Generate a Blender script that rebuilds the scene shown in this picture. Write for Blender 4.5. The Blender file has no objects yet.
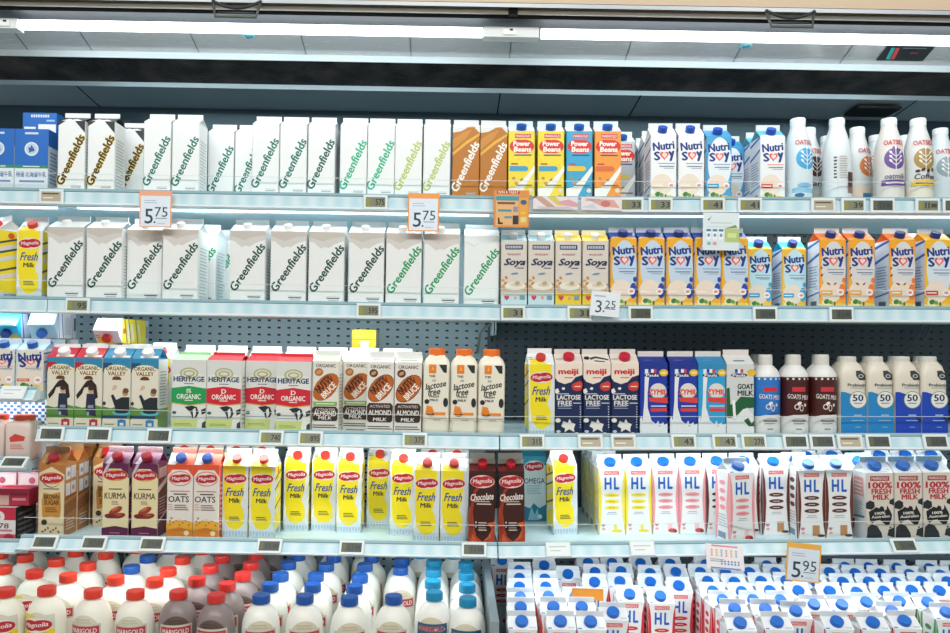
import bpy, bmesh, math, random
from mathutils import Vector, Matrix
random.seed(7)
SC = bpy.context.scene
COL = SC.collection
R = math.radians
# ---------------------------------------------------------------- measured camera: 2.0 m in front of the case
F, DC, TH, EZ = 800.0, 2.0, 0.0175, 1.45
def unroll(px, py):
    dx, dy = px-475, py-316.5
    return dx+dy*TH+19.4, dy-dx*TH-33.8
def at(px, py, Y):
    x, y = unroll(px, py)
    return Vector((x*(DC+Y)/F, Y, EZ-y*(DC+Y)/F))
# ---------------------------------------------------------------- materials
MATS = {}
def lin(h):
    h = h.lstrip('#'); c = [int(h[i:i+2], 16)/255 for i in (0, 2, 4)]
    return [x/12.92 if x <= .04045 else ((x+.055)/1.055)**2.4 for x in c]+[1]
def mat(h, rough=.42, metal=0.0, sss=0.0, emit=0.0, spec=.5):
    k = (h, rough, metal, sss, emit)
    if k in MATS: return MATS[k]
    m = bpy.data.materials.new('surface_'+h.strip('#')); m.use_nodes = True
    nt = m.node_tree; b = nt.nodes['Principled BSDF']
    b.inputs['Base Color'].default_value = lin(h)
    b.inputs['Metallic'].default_value = metal
    b.inputs['Specular IOR Level'].default_value = spec
    if sss:
        b.inputs['Subsurface Weight'].default_value = sss
        b.inputs['Subsurface Radius'].default_value = (.01, .008, .006)
    if emit:
        b.inputs['Emission Color'].default_value = lin(h); b.inputs['Emission Strength'].default_value = emit
    n = nt.nodes.new('ShaderNodeTexNoise'); n.inputs['Scale'].default_value = 60
    r = nt.nodes.new('ShaderNodeMapRange'); r.inputs['To Min'].default_value = max(.03, rough-.06); r.inputs['To Max'].default_value = rough+.06
    nt.links.new(n.outputs['Fac'], r.inputs['Value']); nt.links.new(r.outputs['Result'], b.inputs['Roughness'])
    MATS[k] = m
    return m
def clear_mat():
    m = bpy.data.materials.new('clear_acrylic'); m.use_nodes = True; nt = m.node_tree
    nt.nodes.remove(nt.nodes['Principled BSDF']); out = nt.nodes['Material Output']
    t = nt.nodes.new('ShaderNodeBsdfTransparent'); t.inputs['Color'].default_value = (.99, 1, 1, 1)
    g = nt.nodes.new('ShaderNodeBsdfGlossy'); g.inputs['Roughness'].default_value = .12
    x = nt.nodes.new('ShaderNodeMixShader'); f = nt.nodes.new('ShaderNodeFresnel'); f.inputs['IOR'].default_value = 1.12
    nt.links.new(f.outputs['Fac'], x.inputs['Fac']); nt.links.new(t.outputs['BSDF'], x.inputs[1]); nt.links.new(g.outputs['BSDF'], x.inputs[2])
    nt.links.new(x.outputs['Shader'], out.inputs['Surface'])
    return m
def panel_mat(h):
    # painted steel with a regular grid of small punched slots
    m = bpy.data.materials.new('perforated_steel'); m.use_nodes = True; nt = m.node_tree; b = nt.nodes['Principled BSDF']
    tc = nt.nodes.new('ShaderNodeTexCoord'); sp = nt.nodes.new('ShaderNodeSeparateXYZ'); nt.links.new(tc.outputs['Object'], sp.inputs[0])
    def math_(op, a, bb):
        n = nt.nodes.new('ShaderNodeMath'); n.operation = op
        for i, v in enumerate((a, bb)):
            if v is None: continue
            if isinstance(v, (int, float)): n.inputs[i].default_value = v
            else: nt.links.new(v, n.inputs[i])
        return n.outputs[0]
    fx = math_('FRACT', math_('DIVIDE', sp.outputs['X'], .031), None)
    fz = math_('FRACT', math_('DIVIDE', sp.outputs['Z'], .0225), None)
    hole = math_('MULTIPLY', math_('LESS_THAN', fx, .32), math_('LESS_THAN', fz, .26))
    mx = nt.nodes.new('ShaderNodeMix'); mx.data_type = 'RGBA'
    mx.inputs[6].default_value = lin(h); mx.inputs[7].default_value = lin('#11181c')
    nt.links.new(hole, mx.inputs[0]); nt.links.new(mx.outputs[2], b.inputs['Base Color'])
    b.inputs['Roughness'].default_value = .5
    return m
def rail_mat():
    # pale blue paper insert with faint lighter and darker blocks
    m = bpy.data.materials.new('rail_insert'); m.use_nodes = True; nt = m.node_tree; b = nt.nodes['Principled BSDF']
    tc = nt.nodes.new('ShaderNodeTexCoord'); mp = nt.nodes.new('ShaderNodeMapping'); mp.inputs['Scale'].default_value = (22, 1, 1)
    nt.links.new(tc.outputs['Object'], mp.inputs['Vector'])
    ck = nt.nodes.new('ShaderNodeTexWave'); ck.bands_direction = 'X'; ck.inputs['Scale'].default_value = .32; ck.inputs['Distortion'].default_value = 1.2
    nt.links.new(mp.outputs['Vector'], ck.inputs['Vector'])
    mx = nt.nodes.new('ShaderNodeMix'); mx.data_type = 'RGBA'
    mx.inputs[6].default_value = lin('#d6ebf1'); mx.inputs[7].default_value = lin('#bfe0e9')
    nt.links.new(ck.outputs['Fac'], mx.inputs[0]); nt.links.new(mx.outputs[2], b.inputs['Base Color'])
    b.inputs['Roughness'].default_value = .3
    return m
def honey_mat():
    m = bpy.data.materials.new('honeycomb'); m.use_nodes = True; nt = m.node_tree; b = nt.nodes['Principled BSDF']
    tc = nt.nodes.new('ShaderNodeTexCoord'); n = nt.nodes.new('ShaderNodeTexNoise'); n.inputs['Scale'].default_value = 14; n.inputs['Detail'].default_value = 8
    nt.links.new(tc.outputs['Object'], n.inputs['Vector'])
    r = nt.nodes.new('ShaderNodeValToRGB'); r.color_ramp.elements[0].position = .4; r.color_ramp.elements[0].color = lin('#0b1216')
    r.color_ramp.elements[1].position = .75; r.color_ramp.elements[1].color = lin('#4a4440')
    nt.links.new(n.outputs['Fac'], r.inputs['Fac']); nt.links.new(r.outputs['Color'], b.inputs['Base Color'])
    v = nt.nodes.new('ShaderNodeTexVoronoi'); v.inputs['Scale'].default_value = 160; nt.links.new(tc.outputs['Object'], v.inputs['Vector'])
    bp = nt.nodes.new('ShaderNodeBump'); bp.inputs['Strength'].default_value = .6; bp.inputs['Distance'].default_value = .004
    nt.links.new(v.outputs['Distance'], bp.inputs['Height']); nt.links.new(bp.outputs['Normal'], b.inputs['Normal'])
    b.inputs['Roughness'].default_value = .7
    return m
CLEAR = clear_mat(); RAIL = rail_mat()
# ---------------------------------------------------------------- mesh helpers
class MB:
    def __init__(s): s.bm = bmesh.new(); s.mats = []
    def mi(s, m):
        if isinstance(m, str): m = mat(m)
        if m not in s.mats: s.mats.append(m)
        return s.mats.index(m)
    def face(s, pts, m, smooth=False):
        vs = [s.bm.verts.new(p) for p in pts]
        f = s.bm.faces.new(vs); f.material_index = s.mi(m); f.smooth = smooth
        return f
    def grid(s, rings, m, closed=True, smooth=True, caps=(True, True)):
        i = s.mi(m); V = [[s.bm.verts.new(p) for p in r] for r in rings]; n = len(V[0])
        for a, b in zip(V, V[1:]):
            for k in range(n if closed else n-1):
                f = s.bm.faces.new((a[k], a[(k+1) % n], b[(k+1) % n], b[k])); f.material_index = i; f.smooth = smooth
        if caps[0]: s.bm.faces.new(list(reversed(V[0]))).material_index = i
        if caps[1]: s.bm.faces.new(V[-1]).material_index = i
    def box(s, x0, x1, y0, y1, z0, z1, m, ch=0.0):
        if ch:
            c = ch
            P = [(x0+c, y0), (x1-c, y0), (x1, y0+c), (x1, y1-c), (x1-c, y1), (x0+c, y1), (x0, y1-c), (x0, y0+c)]
        else: P = [(x0, y0), (x1, y0), (x1, y1), (x0, y1)]
        s.grid([[(p[0], p[1], z) for p in P] for z in (z0, z1)], m, smooth=False)
    def extrude_x(s, prof, x0, x1, m):
        s.grid([[(x, p[0], p[1]) for p in prof] for x in (x0, x1)], m, smooth=False)
    def tube(s, pts, r, m, n=8):
        pts = [Vector(p) for p in pts]; rings = []
        for i, p in enumerate(pts):
            d = (pts[min(i+1, len(pts)-1)]-pts[max(i-1, 0)]).normalized()
            u = d.cross(Vector((0.12, .31, .94))).normalized(); w = d.cross(u)
            rings.append([p+(u*math.cos(6.28318*k/n)+w*math.sin(6.28318*k/n))*r for k in range(n)])
        s.grid(rings, m)
    def lathe(s, prof, m, n=28):
        s.grid([[(r*math.sin(6.283185*k/n), -r*math.cos(6.283185*k/n), z) for k in range(n)] for r, z in prof], m)
    def mesh(s, name):
        bmesh.ops.recalc_face_normals(s.bm, faces=s.bm.faces)
        me = bpy.data.meshes.new(name); s.bm.to_mesh(me); s.bm.free()
        for m in s.mats: me.materials.append(m)
        return me
def link(name, me, parent=None, loc=(0, 0, 0), rot=(0, 0, 0)):
    o = bpy.data.objects.new(name, me); COL.objects.link(o)
    o.parent = parent; o.location = loc; o.rotation_euler = rot
    return o
def thing(name, label, cat, loc=(0, 0, 0), rot=(0, 0, 0), group=None, me=None):
    o = link(name, me, None, loc, rot); o['label'] = label; o['category'] = cat
    if group: o['group'] = group
    return o
# ---------------------------------------------------------------- printed artwork: 2D shapes laid on a surface
TXT = {}
def text2d(s, shear, bold):
    k = (s, shear, bold)
    if k in TXT: return TXT[k]
    c = bpy.data.curves.new('t', 'FONT'); c.body = s; c.shear = shear; c.resolution_u = 2
    o = bpy.data.objects.new('t', c); COL.objects.link(o)
    bpy.context.view_layer.update(); dg = bpy.context.evaluated_depsgraph_get()
    me = bpy.data.meshes.new_from_object(o.evaluated_get(dg))
    vs = [(v.co.x, v.co.y) for v in me.vertices]; fs = [tuple(p.vertices) for p in me.polygons]
    bpy.data.objects.remove(o); bpy.data.curves.remove(c); bpy.data.meshes.remove(me)
    if not vs: vs = [(0, 0), (1, 0), (1, 1)]; fs = []
    if bold: # heavier strokes: the same glyphs struck four times a hair apart
        n = len(vs); base = vs; vs = []; bf = fs; fs = []
        for q, (ax, ay) in enumerate(((-1, 0), (1, 0), (0, -.7), (0, .7))):
            vs += [(x+ax*bold*.8, y+ay*bold*.8) for x, y in base]; fs += [tuple(j+q*n for j in f) for f in bf]
    x0 = min(v[0] for v in vs); x1 = max(v[0] for v in vs); y0 = min(v[1] for v in vs); y1 = max(v[1] for v in vs)
    TXT[k] = ([((v[0]-x0)/(x1-x0)-.5, (v[1]-y0)/(y1-y0)-.5) for v in vs], fs)
    return TXT[k]
def r_(x0, y0, x1, y1, c): return ('P', [(x0, y0), (x1, y0), (x1, y1), (x0, y1)], c)
def p_(pts, c): return ('P', pts, c)
def e_(cx, cy, rx, ry, c, rot=0, n=18): return ('E', cx, cy, rx, ry, c, rot, n)
def t_(s, cx, cy, w, h, c, rot=0, sh=0.0, b=0.0): return ('T', s, cx, cy, w, h, c, rot, sh, b)
def bars(x0, x1, y0, y1, n, c, f=.45, jag=True):
    o = []; st = (y1-y0)/n
    for i in range(n):
        e = x1-(x1-x0)*(.22*((i*37 % 5)/5) if jag else 0)
        o.append(r_(x0, y0+i*st, e, y0+i*st+st*f, c))
    return o
def heart(cx, cy, w, h, c): # drawn in fractions of the panel
    pts = []
    for k in range(20):
        t = 6.283185*k/20
        pts.append((cx+w*.5*math.sin(t)**3, cy+h*.5*(13*math.cos(t)-5*math.cos(2*t)-2*math.cos(3*t)-math.cos(4*t))/16))
    return p_(pts, c)
def emit(mb, art, sx, sy, fn, cuts=None, lay=0, step=.00004):
    for i, a in enumerate(art):
        if a[0] == 'P':
            vs = [((x-.5)*sx, y*sy) for x, y in a[1]]; fs = [tuple(range(len(vs)))]; c = a[2]
        elif a[0] == 'E':
            _, cx, cy, rx, ry, c, rot, n = a; cr, sr = math.cos(R(rot)), math.sin(R(rot)); vs = []
            for k in range(n):
                u, v = rx*sx*math.cos(6.283185*k/n), ry*sx*math.sin(6.283185*k/n)
                vs.append(((cx-.5)*sx+u*cr-v*sr, cy*sy+u*sr+v*cr))
            fs = [tuple(range(n))]
        else:
            _, s, cx, cy, w, h, c, rot, sh, b = a; tv, fs = text2d(s, sh, b); cr, sr = math.cos(R(rot)), math.sin(R(rot)); vs = []
            for u, v in tv:
                u *= w*sx; v *= h*sx
                vs.append(((cx-.5)*sx+u*cr-v*sr, cy*sy+u*sr+v*cr))
        vs = [(x, min(max(z, 0), sy)) for x, z in vs]
        off = (i+1+lay)*step; mi = mb.mi(c); nb = len(vs)//4 if a[0] == 'T' and a[9] else len(vs)+1
        tb = bmesh.new(); tvs = [tb.verts.new((x, (j//nb)*step*.22, z)) for j, (x, z) in enumerate(vs)]
        for f in fs:
            try: tb.faces.new([tvs[j] for j in f])
            except ValueError: pass
        if cuts:
            if a[0] != 'T': bmesh.ops.triangulate(tb, faces=tb.faces)
            for ax, val in cuts:
                co = (val, 0, 0) if ax == 'x' else (0, 0, val); no = (1, 0, 0) if ax == 'x' else (0, 0, 1)
                bmesh.ops.bisect_plane(tb, geom=tb.verts[:]+tb.edges[:]+tb.faces[:], plane_co=co, plane_no=no)
        mp = {v: mb.bm.verts.new(fn(v.co.x, v.co.z, off+v.co.y)) for v in tb.verts}
        for f in tb.faces:
            try:
                nf = mb.bm.faces.new([mp[v] for v in f.verts]); nf.material_index = mi
            except ValueError: pass
        tb.free()
# ---------------------------------------------------------------- gable-top carton
CAPS = {}
def cap_mesh(r, h, c, ridges=True):
    k = (r, h, c)
    if k not in CAPS:
        mb = MB(); n = 36; m = mat(c, .38)
        rings = []
        for rr, z in ((r, 0), (r, h*.82), (r*.93, h), (r*.55, h*1.0)):
            rings.append([((rr*(1-.03*(q % 2 if z < h*.9 else 0)))*math.sin(6.283185*q/n), -(rr*(1-.03*(q % 2 if z < h*.9 else 0)))*math.cos(6.283185*q/n), z) for q in range(n)])
        mb.grid(rings, m, smooth=False)
        CAPS[k] = mb.mesh('screw_cap')
    return CAPS[k]
TYPES = {}
def carton(key, desc, grp, W, D, Hb, Hr, H, base, front, roof=None, fin=None, roofart=(), side=None, sideart=(), cap=None, cat='carton', name='milk_carton'):
    roof = roof or base; fin = fin or roof; side = side or base
    mb = MB(); w, d = W/2, D/2; c = .002
    P = [(-w+c, -d), (w-c, -d), (w, -d+c), (w, d-c), (w-c, d), (-w+c, d), (-w, d-c), (-w, -d+c)]
    cols = [base, base, side, side, base, side, side, base]
    for k in range(8):
        a, b = P[k], P[(k+1) % 8]
        mb.face([(a[0], a[1], 0), (b[0], b[1], 0), (b[0], b[1], Hb), (a[0], a[1], Hb)], [base, base, side, base, base, base, side, base][k])
    mb.face([(p[0], p[1], 0) for p in reversed(P)], base)
    emit(mb, front, W, Hb, lambda x, z, o: (x, -d-o, z))
    if sideart:
        emit(mb, sideart, D, Hb, lambda x, z, o: (w+o, x, z))
        emit(mb, sideart, D, Hb, lambda x, z, o: (-w-o, -x, z))
    body = mb.mesh('body')
    g = MB(); gi = .018; zi = Hb+.3*(Hr-Hb)
    for sgn in (-1, 1):
        g.face([(-w, sgn*d, Hb), (w, sgn*d, Hb), (w*.99, sgn*.0016, Hr), (-w*.99, sgn*.0016, Hr)], roof)
        x = sgn*w; xi = sgn*(w-gi)
        g.face([(x, -d, Hb), (xi, 0, zi), (x*.99, 0, Hr)], roof); g.face([(x, d, Hb), (x*.99, 0, Hr), (xi, 0, zi)], roof)
        g.face([(x, -d, Hb), (x, d, Hb), (xi, 0, zi)], roof)
    g.box(-w*.94, w*.94, -.0017, .0017, Hr-.001, H, fin)
    L = math.hypot(d, Hr-Hb); ny, nz = -(Hr-Hb)/L, d/L
    if roofart:
        emit(g, roofart, W, 1.0, lambda x, t, o: (x*(1-.01*t), -d+(d-.0016)*t+ny*(o+.0001), Hb+(Hr-Hb)*t+nz*(o+.0001)))
    gab = g.mesh('gable_top')
    parts = [('body', body, (0, 0, 0), (0, 0, 0)), ('gable_top', gab, (0, 0, 0), (0, 0, 0))]
    if cap:
        cc, cr, chh, ct, cx = cap
        phi = math.atan2(Hr-Hb, d)
        parts.append(('screw_cap', cap_mesh(cr, chh, cc), (cx*W, -d*(1-ct), Hb+(Hr-Hb)*ct-.0003), (phi, 0, 0)))
    TYPES[key] = dict(desc=desc, grp=grp, W=W, D=D, H=H, parts=parts, cat=cat, name=name)
def prof_r(prof, z):
    for (r0, z0), (r1, z1) in zip(prof, prof[1:]):
        if z0 <= z <= z1 and z1 > z0: return r0+(r1-r0)*(z-z0)/(z1-z0)
    return prof[-1][0]
def bottle(key, desc, grp, prof, base, cap, label=None, name='milk_bottle', sss=.15, square=0.0, rough=.35):
    """cap=(color, r, z0, h); label=(width, z0, height, art); square = corner radius of a four-sided bottle"""
    mb = MB(); m = mat(base, rough, sss=sss)
    if square:
        rings = []
        for r, z in prof:
            q = min(square, r*.95); ring = []
            for cx, cy, a0 in ((1, 1, 0), (-1, 1, 90), (-1, -1, 180), (1, -1, 270)):
                for k in range(5):
                    a = R(a0+22.5*k); ring.append((cx*(r-q)+q*math.cos(a), cy*(r-q)+q*math.sin(a), z))
            rings.append(ring)
        mb.grid(rings, m)
    else: mb.lathe(prof, m)
    parts = [('bottle_body', mb.mesh('bottle_body'), (0, 0, 0), (0, 0, 0))]
    if label:
        lw, z0, lh, art = label; lb = MB()
        if square: fn = lambda x, z, o: (x, -prof_r(prof, z0+z)-o-.0003, z0+z)
        else:
            rb = max(p[0] for p in prof)
            def fn(x, z, o):
                r = prof_r(prof, z0+z)+o+.0003; a = x/rb
                return (r*math.sin(a), -r*math.cos(a), z0+z)
        cuts = [('x', lw*(k/20-.5)) for k in range(1, 20)]+[('z', lh*k/14) for k in range(1, 14)] if not square else [('z', lh*k/12) for k in range(1, 12)]
        if square: cuts += [('z', p[1]-z0) for p in prof if z0 < p[1] < z0+lh]
        emit(lb, art, lw, lh, fn, cuts, lay=1, step=.00008)
        parts.append(('label', lb.mesh('label'), (0, 0, 0), (0, 0, 0)))
    cc, cr, cz, chh = cap
    parts.append(('cap', cap_mesh(cr, chh, cc), (0, 0, cz), (0, 0, 0)))
    wd = max(p[0] for p in prof)*2
    TYPES[key] = dict(desc=desc, grp=grp, W=wd, D=wd, H=cz+chh, parts=parts, cat='bottle', name=name)
ALL = []
def spawn(key, loc, rot=(0, 0, 0), where='', px=0):
    T = TYPES[key]
    o = bpy.data.objects.new(T['name'], None); o.empty_display_size = .03; COL.objects.link(o)
    o.location = loc; o.rotation_euler = rot; o['category'] = T['cat']; o['group'] = T['grp']+' '+where
    for nm, me, l, r in T['parts']: link(nm, me, o, l, r)
    ALL.append([o, T['desc'], where, px])
    return o
# ---------------------------------------------------------------- shelves: height of each deck, left bays level, right bay a little out of level
XA, XB, X4 = -1.04, .115, -1.076
RAILY = {1: .06, 2: .04, 3: .0, 4: .0}
ZL = {1: .387, 2: .107, 3: -.218, 4: -.492}
SL = {1: .0145, 2: .013, 3: .0175, 4: .0285}
MIDY = {1: 158, 2: 268, 3: 392, 4: 495}
def zshelf(row, X):
    return EZ+ZL[row]+(SL[row]*(X-XB) if X > XB else 0)
WHERE = {1: 'on the top shelf', 2: 'on the second shelf', 3: 'on the third shelf', 4: 'on the fourth shelf'}
PENDING = {1: [], 2: [], 3: [], 4: []}
def put(row, key, xl, xr, back=0.0, yaw=0.0, n=1, jit=1.0):
    T = TYPES[key]; Yf = RAILY[row]+.03+max(back, -.012)
    X = at((xl+xr)/2, MIDY[row], Yf).x
    rz = R(yaw+random.uniform(-.7, .7)*jit); c, q = abs(math.cos(rz)), abs(math.sin(rz))
    w, d = T['W']*c+T['D']*q, T['D']*c+T['W']*q
    dd = T['D']+.006
    PENDING[row].append([X, Yf+T['D']/2+dd*(n-1)/2, w+.0012, d+dd*(n-1)+.001, key, n, rz, xl, T['D']+.006])
def settle(row, lo=-9):
    P = PENDING[row]
    ymin = RAILY[row]+.016
    for _ in range(2500):
        mv = False
        for i in range(len(P)):
            for j in range(i):
                A, B = P[i], P[j]
                dx, dy = A[0]-B[0], A[1]-B[1]; ox, oy = (A[2]+B[2])/2-abs(dx), (A[3]+B[3])/2-abs(dy)
                if ox > 1e-5 and oy > 1e-5:
                    mv = True
                    if ox < oy*1.6:
                        s = (ox/2+1e-5)*(1 if dx >= 0 else -1); A[0] += s; B[0] -= s
                    else:
                        s = (oy/2+1e-5)*(1 if dy >= 0 else -1); A[1] += s; B[1] -= s
        for A in P:
            A[1] = min(max(A[1], ymin+A[3]/2), .495-A[3]/2)
        if not mv: break
    for X, Y, w, d, key, n, rz, px, dd in P:
        for k in range(n):
            spawn(key, (X, Y+dd*(k-(n-1)/2), zshelf(row, X)+.0004), (0, -SL[row] if X > XB else 0, rz), WHERE[row], px+k*.01)
# ================================================================ product designs
INK = '#4a5254'; GREY = '#a9b0b0'
def greenfields(key, desc, tc, base='#e9edec', W=.0703, big=False, halo=None, roof=None, fin=None, extra=(), roofart=(), cap=None):
    ang, L, h, cx, cy = (57, 1.54, .25, .5, .51) if big else (66, 2.0, .32, .47, .475)
    art = list(extra)
    if halo: art.append(t_('Greenfields', cx, cy, L*1.03, h*1.12, halo, ang, .12, .085))
    art.append(t_('Greenfields', cx, cy, L, h, tc, ang, .12, .042))
    art += [r_(.5, .125, .9, .13, GREY), r_(.52, .1, .88, .115, INK if big else GREY), r_(.56, .075, .86, .085, GREY), r_(.6, .055, .84, .065, GREY)]
    sa = bars(.15, .85, .1, .8, 16, '#b9c3bf', .35)+[r_(.2, .02, .6, .08, '#6a716f')]
    Hb, Hr, H = (.192, .214, .227) if big else (.194, .211, .223)
    carton(key, desc, 'slanted-lettering cartons', W, W, Hb, Hr, H, base, art, roof=roof or '#e6ebeb', fin=fin or '#e3e9ea', roofart=roofart, side='#eef1f0', sideart=sa, cap=cap)
MTN = p_([(.0, 1), (.0, .87), (.12, .86), (.22, .82), (.34, .775), (.44, .8), (.56, .785), (.7, .83), (.85, .86), (1, .88), (1, 1)], '#d2cec8')
MTN2 = p_([(.0, 1), (.0, .93), (.2, .9), (.4, .87), (.6, .91), (.8, .93), (1, .94), (1, 1)], '#c6bfb5')
greenfields('gf_black', 'dark-roofed white carton with yellow-edged lettering', '#35331c', halo='#dcb41c', roof='#20282b', fin='#e6ebec',
            extra=[p_([(0, 1), (0, .93), (.3, 1)], '#20282b'), p_([(1, 1), (1, .84), (.62, 1)], '#20282b'), r_(.1, .12, .95, .125, '#e2c99a')], roofart=[p_([(.12, 0), (.9, 0), (.62, .55), (.45, .35), (.3, .6)], '#f0f2f1')])
greenfields('gf_teal', 'slim white carton with teal slanted lettering', '#0b7466')
greenfields('gf_dark', 'slim white carton with deep green slanted lettering', '#0c5f56')
greenfields('gf_mint', 'slim white carton with mint slanted lettering', '#1fb286')
greenfields('gf_lime', 'slim white carton with lime slanted lettering', '#b3c667')
greenfields('gf_brown', 'caramel brown carton with white slanted lettering', '#f4efe6', base='#b87526', roof='#dfe3e0', fin='#cdd3d2',
            extra=[p_([(0, 1), (0, .93), (.3, .95), (.55, 1)], '#dfe3e0'), p_([(1, 1), (1, .93), (.8, 1)], '#dfe3e0'), p_([(0, .62), (0, .66), (.5, .82), (1, .93), (1, .9), (.5, .77)], '#e3ac3c'), p_([(0, .7), (.0, .84), (.35, .93), (.7, .98), (.5, .86)], '#c98a34')],
            roofart=[p_([(.45, 0), (.9, 0), (.72, .5), (.64, .3)], '#c98a34')])
for k, d, c in (('gf2_dark', 'wide white carton with dark green lettering', '#154a40'), ('gf2_green', 'wide white carton with bright green lettering', '#119a5f')):
    greenfields(k, d, c, W=.092, big=True, base='#e9ebe8', extra=[MTN, MTN2], cap=('#f4f4f2', .011, .012, .42, -.05))
greenfields('gf2_plain', 'wide capless white carton with green lettering', '#1d9a64', W=.092, big=True, base='#e9eeeb', extra=[p_([(0, .93), (.3, .87), (.45, .9), (.3, .84), (0, .9)], '#dfe2de')])

def soya(key, desc, top, low):
    bean = []
    for i, (x, y) in enumerate(((.08, .42), (.17, .38), (.06, .33), (.2, .46), (.12, .3), (.93, .36), (.9, .3))):
        bean.append(e_(x, y, .07, .05, ('#d59a4b', '#c4863a')[i % 2], i*40))
    fr = [r_(0, .24, 1, .36, '#c9b79a'), r_(0, 0, 1, .24, low), *bean, e_(.55, .34, .4, .16, '#e9e4d6'), e_(.6, .36, .24, .09, '#d8cdb2'), e_(.63, .38, .1, .08, '#b3a57f', 20), r_(.0, .215, 1, .24, low),
          r_(.16, .87, .84, .94, '#24365c'), *[r_(.2+.06*k, .885, .24+.06*k, .925, '#c6cad2') for k in range(10)],
          t_('HI-CALCIUM', .5, .8, .5, .07, '#a8383c', 0, 0, .02), t_('Soya', .52, .675, .84, .35, '#12294f', 0, .35, .05), r_(.6, .595, .88, .607, '#3a4d74'),
          e_(.52, .52, .15, .035, '#6d8fb5', 8), heart(.22, .17, .2, .085, '#d23a56'), e_(.55, .17, .06, .06, '#e59a8c'), r_(.72, .14, .92, .2, '#6f9aa5'),
          *[e_(.24+.09*k, .05, .05, .05, '#29406e', 60) for k in range(7)]]
    carton(key, desc, 'beige soya cartons', .0668, .0668, .178, .197, .21, '#d8d0c4', fr, roof=top, fin='#dfeaec' if top != '#efc92c' else '#f0e4b0', side='#d8d0c4', sideart=bars(.15, .85, .1, .8, 12, '#9a978f'), cap=('#eef0ee', .0105, .012, .5, 0), name='soya_milk_carton')
soya('soya_blue', 'beige soya carton with pale blue roof', '#9cc6d2', '#c9dfe3')
soya('soya_yellow', 'beige soya carton with yellow roof', '#efc92c', '#f0cc3c')

def nutrisoy(key, desc, base, pale, top, corner, tag, seeds=False, Hs=(.184, .205, .219), capc='#17327f', W=.0685, fin='#ccd5dc', dx=0):
    fr = [e_(.54, .6, .46, 1.02, pale, 0, 36), e_(.44, .27, .4, .42, '#e9dac8', 0, 30)]
    if corner: fr += [e_(1.0-.13, .27, .13, .3, corner), e_(.93, .43, .07, .1, corner)]
    fr += [t_('Nutri', .5, .84, .84, .33, '#0f2f80', 6, 0, .06), t_('S', .25, .69, .25, .35, '#0f2f80', 4, 0, .06), heart(.53, .7, .34, .14, '#e2574d'), heart(.54, .7, .2, .085, '#f3d9d4'), t_('y', .82, .69, .25, .4, '#0f2f80', 6, 0, .08),
           r_(.3, .575, .95, .587, '#e48a84' if tag == '#d8413c' else '#7a97c4'), r_(.34, .53, .92, .545, '#6d7f9a'), r_(.5, .505, .9, .515, '#96a3b5')]
    if seeds: fr += [e_(.1, .5, .07, .035, '#7a5030', 60), e_(.35, .38, .08, .035, '#7a5030', -30), e_(.6, .38, .07, .03, '#7a5030', 40), e_(.08, .6, .06, .03, '#7a5030', 70)]
    fr += [r_(.0, .0, 1, .1, '#f0d98a'), e_(.3, .12, .2, .13, '#f1e6b4'), e_(.7, .07, .25, .12, '#ecc75f'), e_(.28, .13, .11, .09, '#3f7a3a', 20), e_(.42, .12, .09, .07, '#6a9a45', -30), e_(.58, .1, .04, .08, '#4f6a35'),
           r_(.06, .225, .5, .29, tag), r_(.1, .25, .44, .265, '#f3f0e6'), e_(.8, .26, .13, .13, '#f4f1ee'), e_(.8, .26, .08, .05, '#e08a80')]
    sa = [r_(0, 0, 1, 1, '#dfe6ee'), p_([(0, .68), (1, .78), (1, .82), (0, .72)], '#2f62ae'), p_([(0, .9), (1, .97), (1, 1), (0, .94)], '#2f62ae'), *bars(.12, .88, .3, .66, 9, '#8fa3c2', .4), p_([(0, .2), (1, .25), (1, .27), (0, .22)], '#2f62ae'), r_(.3, .02, .8, .14, '#59606a')]
    carton(key, desc, 'soya milk cartons with a red heart', W, W, *Hs, base, fr, roof=top, fin=fin, roofart=[p_([(.0, 0), (1, 0), (.9, .3), (.1, .3)], base)], side=base, sideart=sa, cap=(capc, .0125, .015, .45, 0), name='soya_milk_carton')
nutrisoy('ns_yellow', 'yellow soya carton with blue corner', '#f0ae1c', '#c3d6e6', '#1c3f9c', '#1d45a8', '#f1d8c8', fin='#c9d0d8')
nutrisoy('ns_cyan', 'yellow soya carton with cyan roof', '#f2bd3a', '#bfe0e8', '#35b3d4', '#3f9fd0', '#2a9ccb', Hs=(.165, .188, .202), W=.064, fin='#dff1f4')
nutrisoy('ns_orange', 'orange soya carton with almonds', '#f3a623', '#d8d6d4', '#ee7c28', '#ec7a2a', '#efa53a', seeds=True, fin='#f1f0ee')
nutrisoy('ns_gold', 'golden soya carton with red tag', '#f2b722', '#d3dfe6', '#f0b32a', None, '#c93a34', W=.0705)
nutrisoy('ns_white', 'white soya carton with red heart', '#e9ecec', '#eceeee', '#eef1f1', None, '#f0dfcf', W=.0675, Hs=(.178, .203, .217), capc='#1d4fae')
nutrisoy('ns_blue', 'blue soya carton with cyan tag', '#3f9ccb', '#e3ecf0', '#3a93c4', None, '#1f9ccf', W=.0665, Hs=(.174, .198, .213), capc='#1d4fae')
nutrisoy('ns_red', 'white soya carton with red tag', '#e6ebec', '#e9edee', '#5fb0c4', None, '#d8413c', W=.0665, Hs=(.174, .198, .213), capc='#1d4fae')
nutrisoy('ns_short', 'short white soya carton', '#cfd6d6', '#e2dccf', '#bcd8e2', None, '#d8413c', Hs=(.102, .121, .132), W=.071, capc='#1f5aa8', fin='#dfe9ec')

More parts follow.
